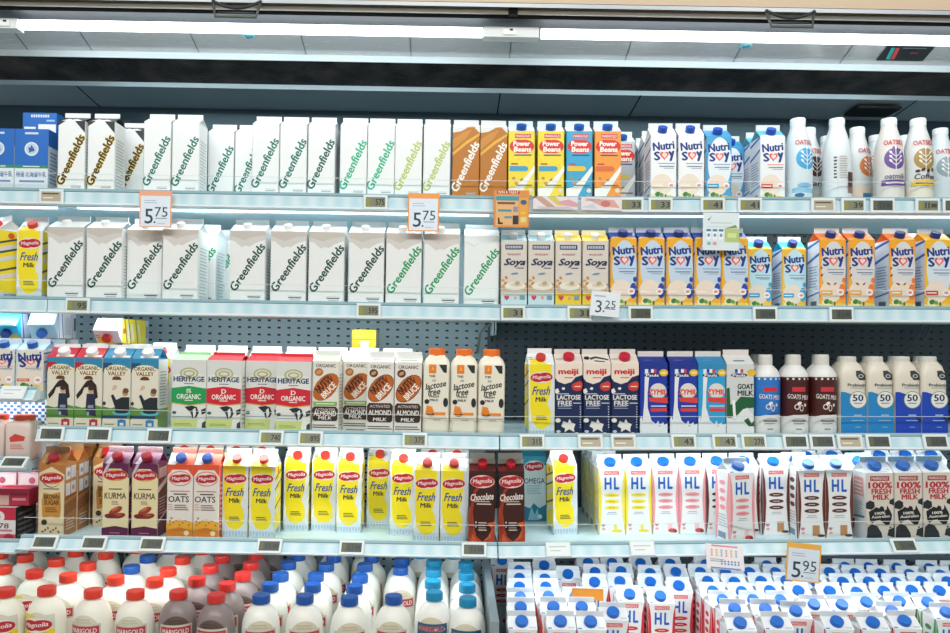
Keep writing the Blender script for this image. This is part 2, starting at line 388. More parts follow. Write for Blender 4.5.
def power(key, desc, c, roof='#dfe9ec', pill='#3d9fc6'):
    fr = [p_([(0, .0), (0, .2), (.25, .22), (.6, .34), (1, .52), (1, .44), (.7, .26), (.45, .1), (.4, 0)], '#eef0ea'), p_([(0, 0), (0, .12), (.4, .2), (.5, 0)], '#f1efe4'),
          r_(.24, .9, .86, .96, '#c9434a'), t_('MARIGOLD', .55, .93, .56, .1, '#f2dfe0', 0, 0, .02),
          e_(.4, .785, .36, .26, '#d8342f'), e_(.62, .785, .36, .26, '#d8342f'), t_('Power', .5, .825, .66, .2, '#fbf3ea', 0, .1, .06), t_('Beans', .53, .745, .68, .2, '#fbf3ea', 0, .1, .06),
          r_(.22, .655, .88, .672, '#2b4c8a'), r_(.1, .53, .36, .55, '#c33f45'), r_(.04, .44, .66, .51, pill), e_(.66, .475, .09, .09, pill), e_(.2, .34, .06, .05, '#b98a4a'), e_(.5, .32, .07, .04, '#a97a3c', 30), e_(.3, .27, .07, .05, '#c59a58'), r_(.3, .235, .9, .25, '#6c5a3e'), e_(.86, .17, .09, .09, '#dfd6c0'), e_(.84, .08, .08, .08, '#d68a35')]
    carton(key, desc, 'bean milk cartons with a red oval', .0685, .0685, .187, .206, .222, c, fr, roof=roof, fin='#c9d7db', side=c, sideart=bars(.15, .85, .15, .8, 12, '#8d8a70'), cap=('#175aae', .0135, .014, .35, 0), name='soya_milk_carton')
power('pb_yellow', 'yellow carton with red oval and blue cap', '#f1d93a')
power('pb_blue', 'sky blue carton with red oval and blue cap', '#3aa5cd', pill='#e6c33a')
power('pb_orange', 'orange carton with red oval and blue cap', '#f09a3c', pill='#d86f3a')
power('pb_silver', 'silver carton with red oval and blue cap', '#b9c6cc', pill='#d9c25a')
def oval(y=.82, rx=.4, ry=.17, ring='#f0d9c8'):
    return [e_(.5, y, rx+.05, ry+.05, ring), e_(.36, y-.004, rx*.72, ry, '#b81f2d'), e_(.64, y+.006, rx*.72, ry, '#b81f2d'), t_('Magnolia', .5, y, rx*1.75, ry*1.05, '#f5e6e2', 4, .2, .02)]
MS = [r_(0, 0, 1, 1, '#f1dc2c'), p_([(0, .8), (1, .9), (1, .93), (0, .83)], '#3f4a52'), p_([(0, .66), (1, .76), (1, .79), (0, .69)], '#3f4a52'), p_([(0, .4), (1, .5), (1, .53), (0, .43)], '#3f4a52'), *[p_([(.1, y), (.8, y+.07), (.8, y+.13), (.1, y+.06)], '#d5dade') for y in (.7, .55, .3)], e_(.5, .93, .12, .12, '#d8552f'), r_(0, 0, 1, .12, '#bfd0da'), r_(.25, .03, .75, .1, '#7f97ab')]
fr = [p_([(.0, .16), (.0, 1), (1, 1), (1, .25), (.9, .4), (.72, .42), (.6, .3), (.3, .14)], '#dde3e6'), p_([(.06, .3), (.05, 1), (.9, 1), (.84, .6), (.72, .46), (.86, .34), (.86, .2), (.72, .13), (.5, .1), (.28, .13), (.14, .22)], '#f4de1f'), p_([(0, .2), (.1, .4), (.16, .62), (.1, .4), (.09, .2)], '#f0f2f2'), *oval(),
      t_('Fresh', .48, .635, .7, .33, '#1a4f96', 0, .35, .03), t_('Milk', .48, .515, .44, .18, '#202a30', 0, .05, .04), *bars(.28, .72, .23, .3, 3, '#57552a'), *[r_(.04+.12*k, .02+.012*(k % 2), .12+.12*k, .085, '#a9c6dc') for k in range(8)]]
carton('mg_fresh', 'yellow and white fresh milk carton', 'yellow fresh milk cartons', .0665, .0665, .183, .21, .224, '#d3dfe6', fr, roof='#eceff0', fin='#eef1f2', roofart=[p_([(.03, 0), (.75, 0), (.6, .25), (.12, .6)], '#f1de3c'), *bars(.03, .2, .45, .75, 2, '#8a9298')], side='#f1dc2c', sideart=MS, cap=('#d43a32', .0125, .012, .5, .0))
fr = [p_([(0, 0), (0, .5), (.12, .55), (.2, .3), (.3, .12), (.55, .05), (.8, .1), (.95, .3), (1, .35), (1, 0)], '#b8401f'), p_([(.0, .1), (.05, .5), (.2, .75), (.5, .82), (.25, .7), (.14, .4), (.2, .1)], '#9a3019'), p_([(.55, .05), (.85, .1), (.97, .32), (.7, .3), (.9, .22), (.75, .12)], '#d3622f'), p_([(.1, 0), (.14, .16), (.3, .07), (.6, .02), (.62, 0)], '#d0602f'), e_(.52, .22, .3, .24, '#35110c'),
      *oval(.86, .42, .2, '#f0cfc0'), t_('Chocolate', .5, .655, .88, .27, '#f3e6dc', 5, .3, .03), r_(.2, .585, .8, .597, '#cdb3a4'), r_(.3, .55, .85, .565, '#e3d2c6'), *bars(.38, .7, .2, .33, 4, '#d9c3b3'), e_(.28, .31, .03, .03, '#f2e6e0'), e_(.28, .25, .03, .03, '#f2e6e0')]
carton('mg_choc', 'dark brown chocolate milk carton', 'chocolate milk cartons', .066, .066, .187, .214, .229, '#3d140f', fr, roof='#4d1a15', fin='#d9d3c6', roofart=[r_(0, .62, 1, 1, '#c9bdae'), p_([(.0, .0), (.35, 0), (.28, .5), (0, .5)], '#6a1d1a')], side='#3d140f', sideart=bars(.15, .85, .15, .8, 10, '#8c5a42'), cap=('#c9202b', .0125, .015, .45, 0))
fr = [p_([(0, 1), (0, .8), (.25, .93), (.7, .93), (1, .8), (1, 1)], '#64204a'), p_([(0, .78), (.3, 1), (.18, 1), (0, .86)], '#cdb9c8'), r_(0, 0, 1, .12, '#64204a'), p_([(0, .12), (.5, .15), (1, .12)], '#64204a'), *oval(.84, .42, .17, '#d9a25c'),
      t_('KURMA', .5, .56, .82, .24, '#4a3227', 0, 0, .02), r_(.25, .645, .75, .66, '#6a5446'), *bars(.36, .64, .44, .5, 3, '#a08a78'), e_(.52, .36, .28, .12, '#9c3a22', 28), e_(.34, .28, .24, .1, '#7d2417', -6), e_(.66, .29, .24, .1, '#8a2a1b', 12), e_(.5, .38, .15, .05, '#c96a44', 28), e_(.66, .3, .12, .035, '#b8553a', 12), r_(.3, .05, .7, .06, '#b792a6')]
carton('mg_kurma', 'cream and purple date milk carton with red cap', 'date milk cartons', .067, .067, .187, .213, .227, '#e6d7a8', fr, roof='#64204a', fin='#b39aa0', roofart=[p_([(.1, 0), (.3, 0), (.45, 1), (.3, 1)], '#d5c3cd')], side='#6d2a50', sideart=[p_([(0, .6), (1, .72), (1, .8), (0, .68)], '#e8dfe4'), *bars(.15, .85, .3, .55, 6, '#c9a9bd'), p_([(0, .18), (1, .3), (1, .34), (0, .22)], '#e0cad6'), r_(.1, .8, .9, .94, '#d9c4d0')], cap=('#bf2330', .0135, .015, .45, 0))
fr = [p_([(0, 1), (0, .88), (.5, .97), (1, .86), (1, 1)], '#b0733a'), e_(.5, .8, .36, .33, '#4a2a18'), e_(.52, .81, .35, .33, '#e2d1ab'), *oval(.81, .42, .18, '#d9873a'), r_(.2, .655, .8, .67, '#6e5236'), p_([(.18, .26), (.14, .5), (.2, .61), (.5, .59), (.84, .62), (.88, .4), (.84, .26), (.5, .28)], '#c58a38'),
      t_('BROWN', .52, .55, .58, .19, '#3a2213', 0, 0, .04), t_('SUGAR', .52, .475, .58, .19, '#3a2213', 0, 0, .04), *bars(.28, .76, .34, .42, 3, '#6b421f'), e_(.25, .2, .11, .11, '#3a2a20'), *[e_(.2+.1*k, .07+.05*((k*7) % 3)/2, .05, .03, '#54331d', 50*k) for k in range(7)]]
BSS = [r_(0, 0, 1, 1, '#b07a48'), *[r_(.1, y, .46, y+.17, '#d9dadb') for y in (.78, .56)], *[r_(.52, y+.01, .92, y+.18, '#cfd1d3') for y in (.78, .56)], p_([(0, .5), (1, .55), (1, .58), (0, .53)], '#7c4d29'), p_([(0, .28), (1, .34), (1, .5), (0, .44)], '#8f5c33'), *bars(.15, .85, .08, .25, 4, '#d5c3ad'), e_(.3, .86, .1, .1, '#9a8a80'), e_(.7, .65, .1, .1, '#9a8a80')]
carton('mg_brown', 'cream and brown sugar milk carton', 'brown sugar milk cartons', .0665, .0665, .183, .21, .225, '#e0cfaa', fr, roof='#b0733a', fin='#a8835c', roofart=[p_([(.25, 0), (.4, 0), (.5, .7), (.7, .9), (.4, .8)], '#4a2a18'), p_([(.05, .2), (.2, .1), (.2, .9), (.05, .9)], '#cda06a')], side='#b07a48', sideart=BSS, cap=('#c5242f', .0135, .013, .45, 0))
fr = [p_([(0, 1), (0, .84), (.2, .93), (.8, .93), (1, .84), (1, 1)], '#e2562f'), e_(.5, .81, .46, .31, '#d9d3cd'), e_(.5, .81, .44, .29, '#d97b58'), e_(.5, .81, .4, .25, '#ece4dc'), *oval(.81, .37, .16, '#e8d8cc'), r_(.12, .63, .88, .645, '#cf7a5c'), r_(.26, .59, .78, .607, '#4c3a30'), t_('OATS', .46, .53, .8, .24, '#352a25', 0, 0, .02), *bars(.05, .25, .38, .48, 3, '#d9a59a'), *bars(.3, .85, .38, .47, 3, '#8a6a5c'),
      p_([(0, 0), (0, .2), (.5, .26), (1, .22), (1, 0)], '#eba935'), p_([(0, 0), (0, .1), (.5, .15), (1, .1), (1, 0)], '#d98326'), *[e_(.15+.12*k, .18+.03*(k % 3), .04, .03, '#a9702a', 40*k) for k in range(7)], e_(.78, .07, .1, .1, '#f0dcae'), e_(.2, .27, .05, .04, '#b88a3a'), e_(.14, .23, .04, .04, '#a8702a')]
carton('mg_oats', 'orange and cream oats milk carton with blue cap', 'oats milk cartons', .066, .066, .187, .212, .226, '#e6ded5', fr, roof='#e8643c', fin='#eaa08a', roofart=[p_([(.0, 0), (.3, 0), (.6, 1), (.0, 1)], '#e9e4e2')], side='#e2562f', sideart=bars(.15, .85, .1, .8, 10, '#f0d9cc'), cap=('#1d5fc0', .0135, .013, .45, -.03))
fr = [r_(0, .86, 1, 1, '#2f8ea6'), e_(.5, .85, .44, .26, '#7fc0cc'), *oval(.84, .38, .19, '#d5e6e6'), t_('OMEGA', .5, .62, .9, .24, '#2a4f58', 0, 0, .02), *bars(.15, .8, .42, .57, 6, '#8db7bf'), p_([(0, 0), (0, .24), (.3, .2), (.45, .28), (.7, .2), (1, .26), (1, 0)], '#1f7f9e'), p_([(.2, .02), (.35, .22), (.5, .1), (.62, .2), (.7, .02)], '#8cc6d6'), e_(.72, .07, .1, .1, '#d9e8ea')]
carton('mg_omega', 'teal milk carton pushed to the back', 'teal milk cartons', .066, .066, .187, .21, .222, '#cfe0e0', fr, roof='#2f8ea6', fin='#7fb6c2', side='#2f8ea6', sideart=bars(.15, .85, .1, .8, 10, '#9fd0da'))

def hl(key, desc, c, blob, where=1, W=.0695, Hs=(.176, .197, .2095), sidec=None, dark=None):
    ell = dark or c
    fr = [p_([(0, 0), (.08, .2), (.12, .5), (.08, .82), (0, 1)], c), p_([(1, 0), (.92, .2), (.88, .5), (.92, .82), (1, 1)], c),
          r_(.22, .905, .78, .96, '#d8413f'), t_('MARIGOLD', .5, .932, .5, .095, '#f4dedb', 0, 0, .02), t_('H', .36, .775, .27, .47, '#1260bd', 0, 0, .05), t_('L', .68, .775, .2, .47, '#1260bd', 0, 0, .05),
          *[e_(.5, y, .28, .075, ell) for y in (.6, .505, .41)], *[r_(.38, y-.004, .62, y+.004, '#f0ded6' if dark else '#a9696a' if c != '#f1dd45' else '#8d8330') for y in (.6, .505, .41)], r_(.34, .335, .66, .343, '#7d93b0'), r_(.28, .31, .7, .318, '#9fb0c4'), heart(.16, .15, .16, .06, '#d5808c'), e_(.17, .09, .07, .05, '#e5b0aa')]
    fr += blob
    sd = sidec or c
    sa = [p_([(.12, 0), (.26, .5), (.12, 1), (.88, 1), (.74, .5), (.88, 0)], '#e9ebea'), *[e_(.5, y, .2, .09, ell) for y in (.84, .72, .6, .48)], *bars(.2, .8, .2, .4, 5, '#b5bcc0'), r_(.2, .03, .7, .12, '#7a93ab')]
    carton(key, desc, 'white cartons with large blue letters', W, W, *Hs, '#eceeec', fr, roof='#eff2f3', fin='#e3e7e6', roofart=[*bars(.03, .17, .05, .25, 1, '#3f7fc4'), e_(.1, .2, .06, .1, '#7fb0dd'), r_(.72, .1, .95, .22, '#c9d3d6')], side=sd, sideart=sa, cap=('#1467c4', .0155, .011, .5, -.02))
hl('hl_yellow', 'yellow-edged white carton with blue lettering', '#f1dd45', [e_(.68, .06, .2, .06, '#efd637'), e_(.62, .12, .06, .12, '#f0dc5a')])
hl('hl_pink', 'pink-edged white carton with blue lettering', '#ef9aa0', [r_(.58, .04, .74, .17, '#f3c9c9'), e_(.75, .06, .16, .08, '#cf4a4c'), e_(.85, .05, .08, .06, '#8f2f33')])
hl('hl_choc', 'brown-edged white carton with blue lettering', '#6a3126', [r_(.52, .05, .78, .2, '#c08a5a'), e_(.83, .05, .14, .05, '#54382c')], dark='#5a2d28')
hl('hl_red', 'red-edged white carton with blue cap', '#d42a34', [e_(.7, .07, .18, .09, '#d42a34')], dark='#d42a34')
hl('hl_green', 'green-edged white carton with blue cap', '#2f9a55', [e_(.7, .07, .18, .09, '#2f9a55')], dark='#2f9a55')
hl('hl_orange', 'orange-edged white carton with blue cap', '#ee8a2c', [e_(.7, .07, .18, .09, '#ee8a2c')], dark='#ee8a2c')
hl('hl_aqua', 'aqua-edged white carton with blue cap', '#35b7cf', [e_(.7, .07, .18, .09, '#35b7cf')], dark='#35b7cf')
AU = [(.1, .43), (.12, .36), (.14, .29), (.22, .26), (.34, .3), (.5, .31), (.6, .27), (.7, .235), (.82, .24), (.9, .31), (.93, .38), (.88, .43), (.82, .475), (.76, .525), (.73, .46), (.66, .45), (.63, .5), (.54, .515), (.47, .48), (.36, .5), (.27, .47), (.2, .455)]
fr = [p_([(0, .56), (.15, .6), (.3, .57), (.32, .5), (.2, .46), (0, .48)], '#23272a'), p_([(1, .63), (.85, .6), (.83, .55), (1, .52)], '#23272a'), p_([(.02, .06), (.05, .2), (.2, .25), (.4, .22), (.55, .12), (.6, 0), (.1, 0)], '#2a2e31'), p_([(1, .2), (.8, .17), (.75, .08), (1, .05)], '#23272a'), p_(AU, '#17191b'), e_(.86, .2, .04, .03, '#17191b'),
      r_(.16, .885, .84, .955, '#9d3138'), t_('MARIGOLD', .5, .92, .58, .1, '#e8d5cd', 0, 0, .03), t_('100%', .52, .82, .86, .235, '#b81f33', 0, 0, .05), t_('FRESH', .55, .73, .7, .2, '#b81f33', 0, 0, .05), t_('MILK', .55, .645, .6, .19, '#b81f33', 0, 0, .05), t_('100%', .5, .41, .38, .1, '#e8e4dc', 4, 0, .04), t_('Australian', .52, .36, .66, .1, '#e8e4dc', 4, .1, .03), r_(.66, .02, .96, .03, '#6d6a63')]
sa = [r_(0, 0, 1, 1, '#dfe3e3'), r_(.15, .62, .85, .92, '#e3a5a5'), *bars(.2, .8, .62, .9, 5, '#f0e6e4', .4), *bars(.15, .8, .35, .58, 7, '#9fb2b8'), p_([(.1, .3), (.9, .33), (.9, .36), (.1, .33)], '#4a7a86'), p_([(0, .25), (.2, .28), (.12, .12), (0, .1)], '#2a2e31')]
carton('cow', 'cream carton with black cow patches', 'cow patch milk cartons', .0705, .0705, .172, .196, .209, '#d9d0c2', fr, roof='#e3e6e6', fin='#b9cbd2', roofart=[e_(.72, .12, .16, .12, '#2a2e31'), e_(.86, .3, .1, .2, '#2a2e31')], side='#dfe3e3', sideart=sa, cap=('#1767bd', .0165, .012, .5, -.08))

def heritage(key, desc, c, roof, num):
    fr = [p_([(0, 1), (0, .78), (.3, .82), (.7, .82), (1, .78), (1, 1)], '#d9dad4'), *[e_(.5, .81, .27-.05*k, .17-.04*k, ('#a9b06b', '#d9dad4', '#b7a85e', '#d9dad4')[k]) for k in range(4)], t_('HERITAGE', .5, .73, .9, .155, '#1d3766', 0, 0, .05), r_(.36, .66, .64, .672, '#6d7a90'),
          p_([(0, .4), (0, .6), (.5, .635), (1, .6), (1, .4), (.5, .36)], c), t_(num, .5, .565, .14, .13, '#f1ede4', 0, 0, .03), t_('ORGANIC', .5, .485, .7, .15, '#f3efe8', 0, 0, .03), r_(.38, .425, .62, .437, '#f1e6dc'), p_([(0, .385), (.5, .355), (1, .385), (1, .4), (.5, .368), (0, .4)], '#d9b55a'),
          p_([(.38, .34), (.6, .36), (.74, .34), (.8, .26), (.74, .2), (.62, .18), (.56, .26)], '#23282c'), p_([(.62, .3), (.7, .33), (.72, .24), (.65, .18)], '#e9e9e4'), p_([(.86, .3), (1, .33), (1, .14), (.9, .2)], '#23282c'), e_(.09, .26, .06, .05, '#4b5a55'), r_(.04, .2, .6, .21, '#8fa6b2'), r_(0, 0, 1, .17, '#c9d283'), *bars(.1, .6, .08, .12, 2, '#8d9750'), p_([(.72, 0), (.78, .2), (1, .26), (1, 0)], '#e4e4da'), p_([(.88, 0), (.9, .12), (1, .15), (1, 0)], '#33383a')]
    carton(key, desc, 'organic milk cartons with cow heads', .0875, .0875, .181, .194, .201, '#e3e3dc', fr, roof=roof, fin=roof, roofart=[t_('O', .25, .5, .08, .3 if False else .08, '#f1ede4')], side='#dfe0da', sideart=bars(.15, .85, .1, .8, 12, '#9fa69c'))
heritage('her_green', 'wide cow-head carton with green band', '#1f9a50', '#b5ddb0', '0%')
heritage('her_red', 'wide cow-head carton with red band', '#cf2434', '#d6343c', 'D')

def orgval(key, desc, c, girl):
    fr = [r_(0, .86, 1, 1, c), p_([(0, .8), (0, .94), (.32, .94), (.32, .86), (.1, .84)], '#b81f33' if c == '#2b86ad' and girl else '#1c4b70'), r_(.34, .86, 1, .98, '#2b86ad'), e_(.5, .83, .47, .22, '#e9dfc0'), t_('ORGANIC', .5, .86, .8, .15, '#5d3524', 0, 0, .03), t_('VALLEY', .5, .79, .66, .15, '#5d3524', 0, 0, .03), e_(.5, .725, .15, .07, '#6b3a20'), r_(.33, .7, .67, .718, '#6b3a20'), p_([(0, .16), (0, .33), (.3, .3), (.7, .35), (1, .32), (1, .16)], '#5a8a3a')]
    if girl: fr += [p_([(.45, .68), (.62, .7), (.8, .62), (.86, .45), (.74, .42), (.68, .55), (.55, .6), (.35, .58), (.28, .5), (.1, .42), (.06, .48), (.22, .56), (.36, .64)], '#2c1d18'), e_(.6, .54, .1, .1, '#cfa184'), e_(.6, .575, .11, .08, '#3a241a'), p_([(.45, .5), (.75, .5), (.78, .3), (.8, .18), (.62, .2), (.45, .2), (.42, .34)], '#262c40'), r_(.5, .3, .7, .34, '#8d93a8'), e_(.5, .22, .05, .08, '#9aa3b8')]
    else: fr += [e_(.82, .52, .11, .12, '#b98a62'), e_(.84, .55, .11, .1, '#6b4a30'), p_([(.98, .46), (.7, .46), (.5, .42), (.38, .5), (.3, .48), (.42, .35), (.5, .27), (.98, .27)], '#20262a'), p_([(.35, .55), (.5, .58), (.48, .62), (.36, .58)], '#cfa184'), e_(.44, .6, .08, .07, '#d9b393'), e_(.7, .24, .34, .1, '#56b3bd'), e_(.7, .26, .26, .08, '#20262a'), e_(.06, .37, .06, .07, '#3a2a22'), r_(0, .16, .9, .2, '#1c4b70')]
    fr += [r_(0, 0, 1, .15, '#e0d6be'), r_(.08, .07, .44, .085, '#8a806a'), r_(.56, .02, .86, .14, '#b82a34' if girl else '#2b7aad'), e_(.71, .12, .1, .08, '#b82a34' if girl else '#2b7aad'), r_(.64, .06, .78, .1, '#e8ddd0')]
    carton(key, desc, 'organic milk cartons with farm pictures', .0692, .0692, .181, .207, .216, '#e3dcc9', fr, roof=c if not girl else '#c62c3e', fin='#eeeeea', roofart=[r_(.3, .1, .95, .3, '#e8e0d8')], side='#dfe3e0', sideart=[r_(0, 0, 1, .3, '#7fa356'), *bars(.15, .85, .35, .85, 12, '#a5aaa4')], cap=('#f2f1ee', .0145, .013, .42, .05))
orgval('ov_red', 'farm picture carton with red roof and white cap', '#2b86ad', True)
orgval('ov_blue', 'farm picture carton with blue roof and white cap', '#2b86ae', False)

def almond(key, desc, green):
    fr = [t_('ORGANIC', .5, .94, .74, .13, '#3c302a', 0, 0, .03), e_(.25, .85, .16, .15, '#5c3322' if not green else '#b5702f'), e_(.25, .85, .1, .06, '#c99a6a', 30),
          e_(.52, .645, .6, .37, '#7a3416' if not green else '#a85a1c', 50), e_(.52, .645, .57, .34, '#bd621c', 50), *[e_(.3+.11*k, .6+.035*k, .2, .03, '#6b2f14', 110) for k in range(5)], t_('NUTTY', .42, .69, .76, .25, '#2c1710', 48, .1, .05), t_('BRUCE', .62, .6, .68, .24, '#f3ece0', 48, .1, .05)]
    top = .44
    if green: fr += [r_(.06, .385, .94, .44, '#7fae4f'), r_(.15, .405, .85, .42, '#dfe8cc')]; top = .375
    fr += [p_([(.04, .2), (.02, top-.04), (.1, top), (.9, top), (.98, top-.04), (.96, .2), (.9, .175), (.1, .175)], '#3a2721'), t_('ACTIVATED', .5, top-.045, .74, .1, '#e8ddd0', 0, 0, .0), t_('ALMOND', .5, (top+.16)/2+.01, .84, .19, '#f1e9de', 0, 0, .03), t_('MILK', .5, .215, .5, .13, '#f1e9de', 0, .1, .03), *bars(.05, .95, .08, .14, 2, '#4b3d35', .4), r_(.15, .02, .85, .035, '#8a7f75')]
    carton(key, desc, 'organic almond milk cartons', .0685, .0685, .183, .2, .211, '#e4dfd5', fr, roof='#dcebcf' if green else '#e3e3dd', fin='#e9ebe8', roofart=[r_(.1, .05, .9, .09, '#3c302a'), r_(.2, .3, .8, .42, '#9a9a92')], side='#e4dfd5', sideart=bars(.15, .85, .1, .85, 16, '#a39a8d'), name='almond_milk_carton')
almond('alm_dark', 'almond milk carton with dark brown panel', False)
almond('alm_green', 'almond milk carton with green strip', True)

def meiji(key, desc, cap, art):
    fr = [p_([(0, 1), (0, .8), (.1, .75), (.35, .715), (.6, .745), (.75, .81), (1, .84), (1, 1)], '#ecdccb'), t_('meiji', .48, .875, .74, .27, '#c8232f', 0, 0, .06), r_(.34, .795, .66, .81, '#cf6a62'), e_(.8, .68, .2, .16, '#c8342f'), e_(.88, .71, .12, .12, '#d1402f'), r_(.7, .675, .94, .69, '#f0cfc4'), p_([(0, .64), (.1, .66), (.16, .61), (.06, .58), (0, .6)], '#e9e6df'), e_(.3, .655, .06, .05, '#e9e6df'),
          r_(.08, .575, .5, .59, '#b5bccb'), t_('LACTOSE', .5, .535, .88, .18, '#e9e6df', 0, 0, .05), t_('FREE', .36, .455, .52, .18, '#e9e6df', 0, 0, .03), r_(.66, .45, .96, .462, '#d5d5d5'), *bars(.1, .6, .38, .43, 2, '#8f9ab8'), *[r_(.9, .12+.035*k, .94, .135+.035*k, '#c9cfdb') for k in range(9)], p_([(.22, .14), (.3, .21), (.46, .19), (.52, .24), (.6, .19), (.74, .17), (.68, .11), (.7, .06), (.52, .1), (.34, .06), (.36, .11)], '#efe9de'), e_(.1, .22, .1, .08, '#efe9de'), e_(.12, .07, .08, .05, '#c9d3dd'), e_(.78, .04, .08, .05, '#e2e2dd'), e_(.3, .0, .14, .05, '#efe9de')]
    carton(key, desc, 'navy lactose-free milk cartons', .0695, .0695, .186, .209, .222, '#10234f', fr, roof='#e4dacd', fin='#dcd6cc', roofart=art, side='#10234f', sideart=bars(.15, .85, .1, .6, 10, '#8a97b5'), cap=cap)
meiji('mj', 'navy lactose-free carton with red cap', ('#c9203a', .0145, .013, .48, .02), [r_(.04, .4, .28, .5, '#9a948a')])
meiji('mj_open', 'navy lactose-free carton without a cap', None, [p_([(.05, .45), (.2, .35), (.3, .6), (.2, .75), (.08, .7)], '#1c2226'), p_([(.28, .35), (.5, .55), (.95, .3), (.95, .45), (.5, .75), (.3, .6)], '#1c2a38'), p_([(.4, .2), (.8, .1), (.8, .2), (.45, .32)], '#1c2a38')])
def zymil(key, desc, c, dk):
    fr = [r_(.0, .92, 1, 1, dk), e_(.5, .45, .42, .62, c), p_([(.18, .93), (.36, .93), (.28, .6), (.28, .4), (.42, .22), (.7, .14), (1, .18), (1, 0), (0, 0), (0, .24), (.06, .28), (.1, .22), (.16, .5)], '#e9eaea'), p_([(.55, .16), (.66, .22), (.72, .17), (.85, .2), (.9, .14)], '#e9eaea'),
          e_(.35, .845, .2, .07, '#17285e'), e_(.55, .845, .2, .07, '#17285e'), t_('Pauls', .45, .845, .46, .1, '#f0f0ee', 0, 0, .03), r_(.3, .88, .4, .93, '#1b3c92'), r_(.4, .88, .5, .93, '#eeeeee'), r_(.5, .88, .6, .93, '#d13a3a'), e_(.86, .88, .16, .13, '#e6b92f'), e_(.86, .88, .11, .05, '#f3dd84'),
          e_(.66, .63, .3, .28, '#cfd8dc'), e_(.66, .64, .26, .24, '#e3dad0'), t_('ZYMIL', .64, .615, .68, .2, '#e0472e', 0, .1, .06), p_([(.32, .54), (1, .54), (1, .46), (.36, .48)], '#dc4038'), r_(.4, .41, .95, .43, '#b9cbe6'), p_([(.38, .39), (.98, .39), (.98, .345), (.4, .345)], '#dc4038')]
    carton(key, desc, 'lactose-free milk cartons with milk splash', .07, .07, .184, .203, .2165, c, fr, roof=dk, fin='#dfd9d2', roofart=[e_(.35, .5, .2, .1, '#e9eaea')], side=c, sideart=bars(.15, .85, .1, .8, 10, '#c9d3e6'))
zymil('zy_royal', 'royal blue carton with white milk splash', '#1a37a0', '#182f8a')
zymil('zy_sky', 'sky blue carton with white milk splash', '#2a9fd2', '#2f86b8')
fr = [e_(.35, .845, .2, .07, '#17285e'), e_(.55, .845, .2, .07, '#17285e'), t_('Pauls', .45, .845, .46, .1, '#f0f0ee', 0, 0, .03), r_(.3, .88, .4, .93, '#1b3c92'), r_(.4, .88, .5, .93, '#eeeeee'), r_(.5, .88, .6, .93, '#d13a3a'), e_(.9, .88, .16, .13, '#e6b92f'), t_('GOAT', .68, .69, .58, .2, '#1d3a2c', 0, 0, .06), t_('MILK', .68, .6, .58, .2, '#1d3a2c', 0, 0, .05), p_([(0, .42), (.3, .46), (.5, .55), (1, .54), (1, .4), (.6, .38), (.4, .3), (0, .24)], '#1d5b35'), p_([(0, .66), (.1, .68), (.16, .3), (.0, .22)], '#1d5b35'), p_([(.2, .5), (.3, .5), (.34, .25), (.24, .25)], '#f2f2ee'), p_([(0, 0), (0, .27), (.3, .22), (.55, .36), (.75, .4), (.95, .3), (1, .1), (1, 0)], '#e6e8e6'), p_([(.62, .22), (.78, .26), (.9, .18), (1, .22), (1, .14), (.8, .14)], '#1d5b35')]
carton('goat', 'white goat milk carton with green band', 'goat milk cartons', .07, .07, .184, .206, .2205, '#d3d5d2', fr, roof='#dadcda', fin='#e3d6d2', roofart=[r_(.3, .3, .7, .42, '#4a5a6a')], side='#23503a', sideart=bars(.15, .85, .1, .8, 10, '#d3ddd5'))

# plain stock behind the front rows
carton('back_white', 'plain white carton behind the front row', 'plain white cartons', .085, .085, .185, .205, .219, '#e9ebe8', bars(.2, .8, .1, .6, 6, '#c3c8c4'), roof='#f0f1ee', fin='#eef0ee')

# brick packs and boxes
def brick(key, desc, grp, W, D, H, base, front, side=None, sideart=(), top=None, name='milk_box', cat='box'):
    mb = MB(); side = side or base; w, d = W/2, D/2
    mb.face([(-w, -d, 0), (w, -d, 0), (w, -d, H), (-w, -d, H)], base); mb.face([(-w, d, 0), (w, d, 0), (w, d, H), (-w, d, H)], base)
    mb.face([(w, -d, 0), (w, d, 0), (w, d, H), (w, -d, H)], side); mb.face([(-w, -d, 0), (-w, d, 0), (-w, d, H), (-w, -d, H)], side)
    mb.face([(-w, -d, 0), (w, -d, 0), (w, d, 0), (-w, d, 0)], base)
    emit(mb, front, W, H, lambda x, z, o: (x, -d-o, z))
    if sideart:
        emit(mb, sideart, D, H, lambda x, z, o: (w+o, x, z)); emit(mb, sideart, D, H, lambda x, z, o: (-w-o, -x, z))
    t = MB(); t.face([(-w, -d, H), (w, -d, H), (w, d, H), (-w, d, H)], top or base); t.box(-w*.98, w*.98, -.0025, .0025, H, H+.0018, top or base)
    for s in (-1, 1): t.face([(s*w, -d*.7, H*.99), (s*(w+.0004), 0, H*.82), (s*w, d*.7, H*.99)], top or side)
    TYPES[key] = dict(desc=desc, grp=grp, W=W, D=D, H=H, parts=[('box_body', mb.mesh('box_body'), (0, 0, 0), (0, 0, 0)), ('folded_top', t.mesh('folded_top'), (0, 0, 0), (0, 0, 0))], cat=cat, name=name)
HOK = [r_(0, .0, 1, .12, '#1a62b4'), r_(.25, .05, .8, .075, '#c9d9ea'), r_(0, .12, 1, .41, '#dfe6ea'), r_(0, .41, 1, .46, '#2a8a6a'), e_(.5, .7, .21, .21, '#dfe9ef'), e_(.5, .7, .17, .17, '#b9d0e2'), p_([(.4, .72), (.46, .72), (.5, .76), (.58, .7), (.6, .67), (.5, .66), (.44, .64)], '#2c5f9a'), r_(.3, .92, .7, .95, '#c9dcee'), t_('特選 北海道牛乳', .5, .32, .9, .17, '#3c68a2', 0, 0, .03), r_(.15, .2, .9, .23, '#6f90b8'), r_(.25, .43, .75, .445, '#dfe9df')]
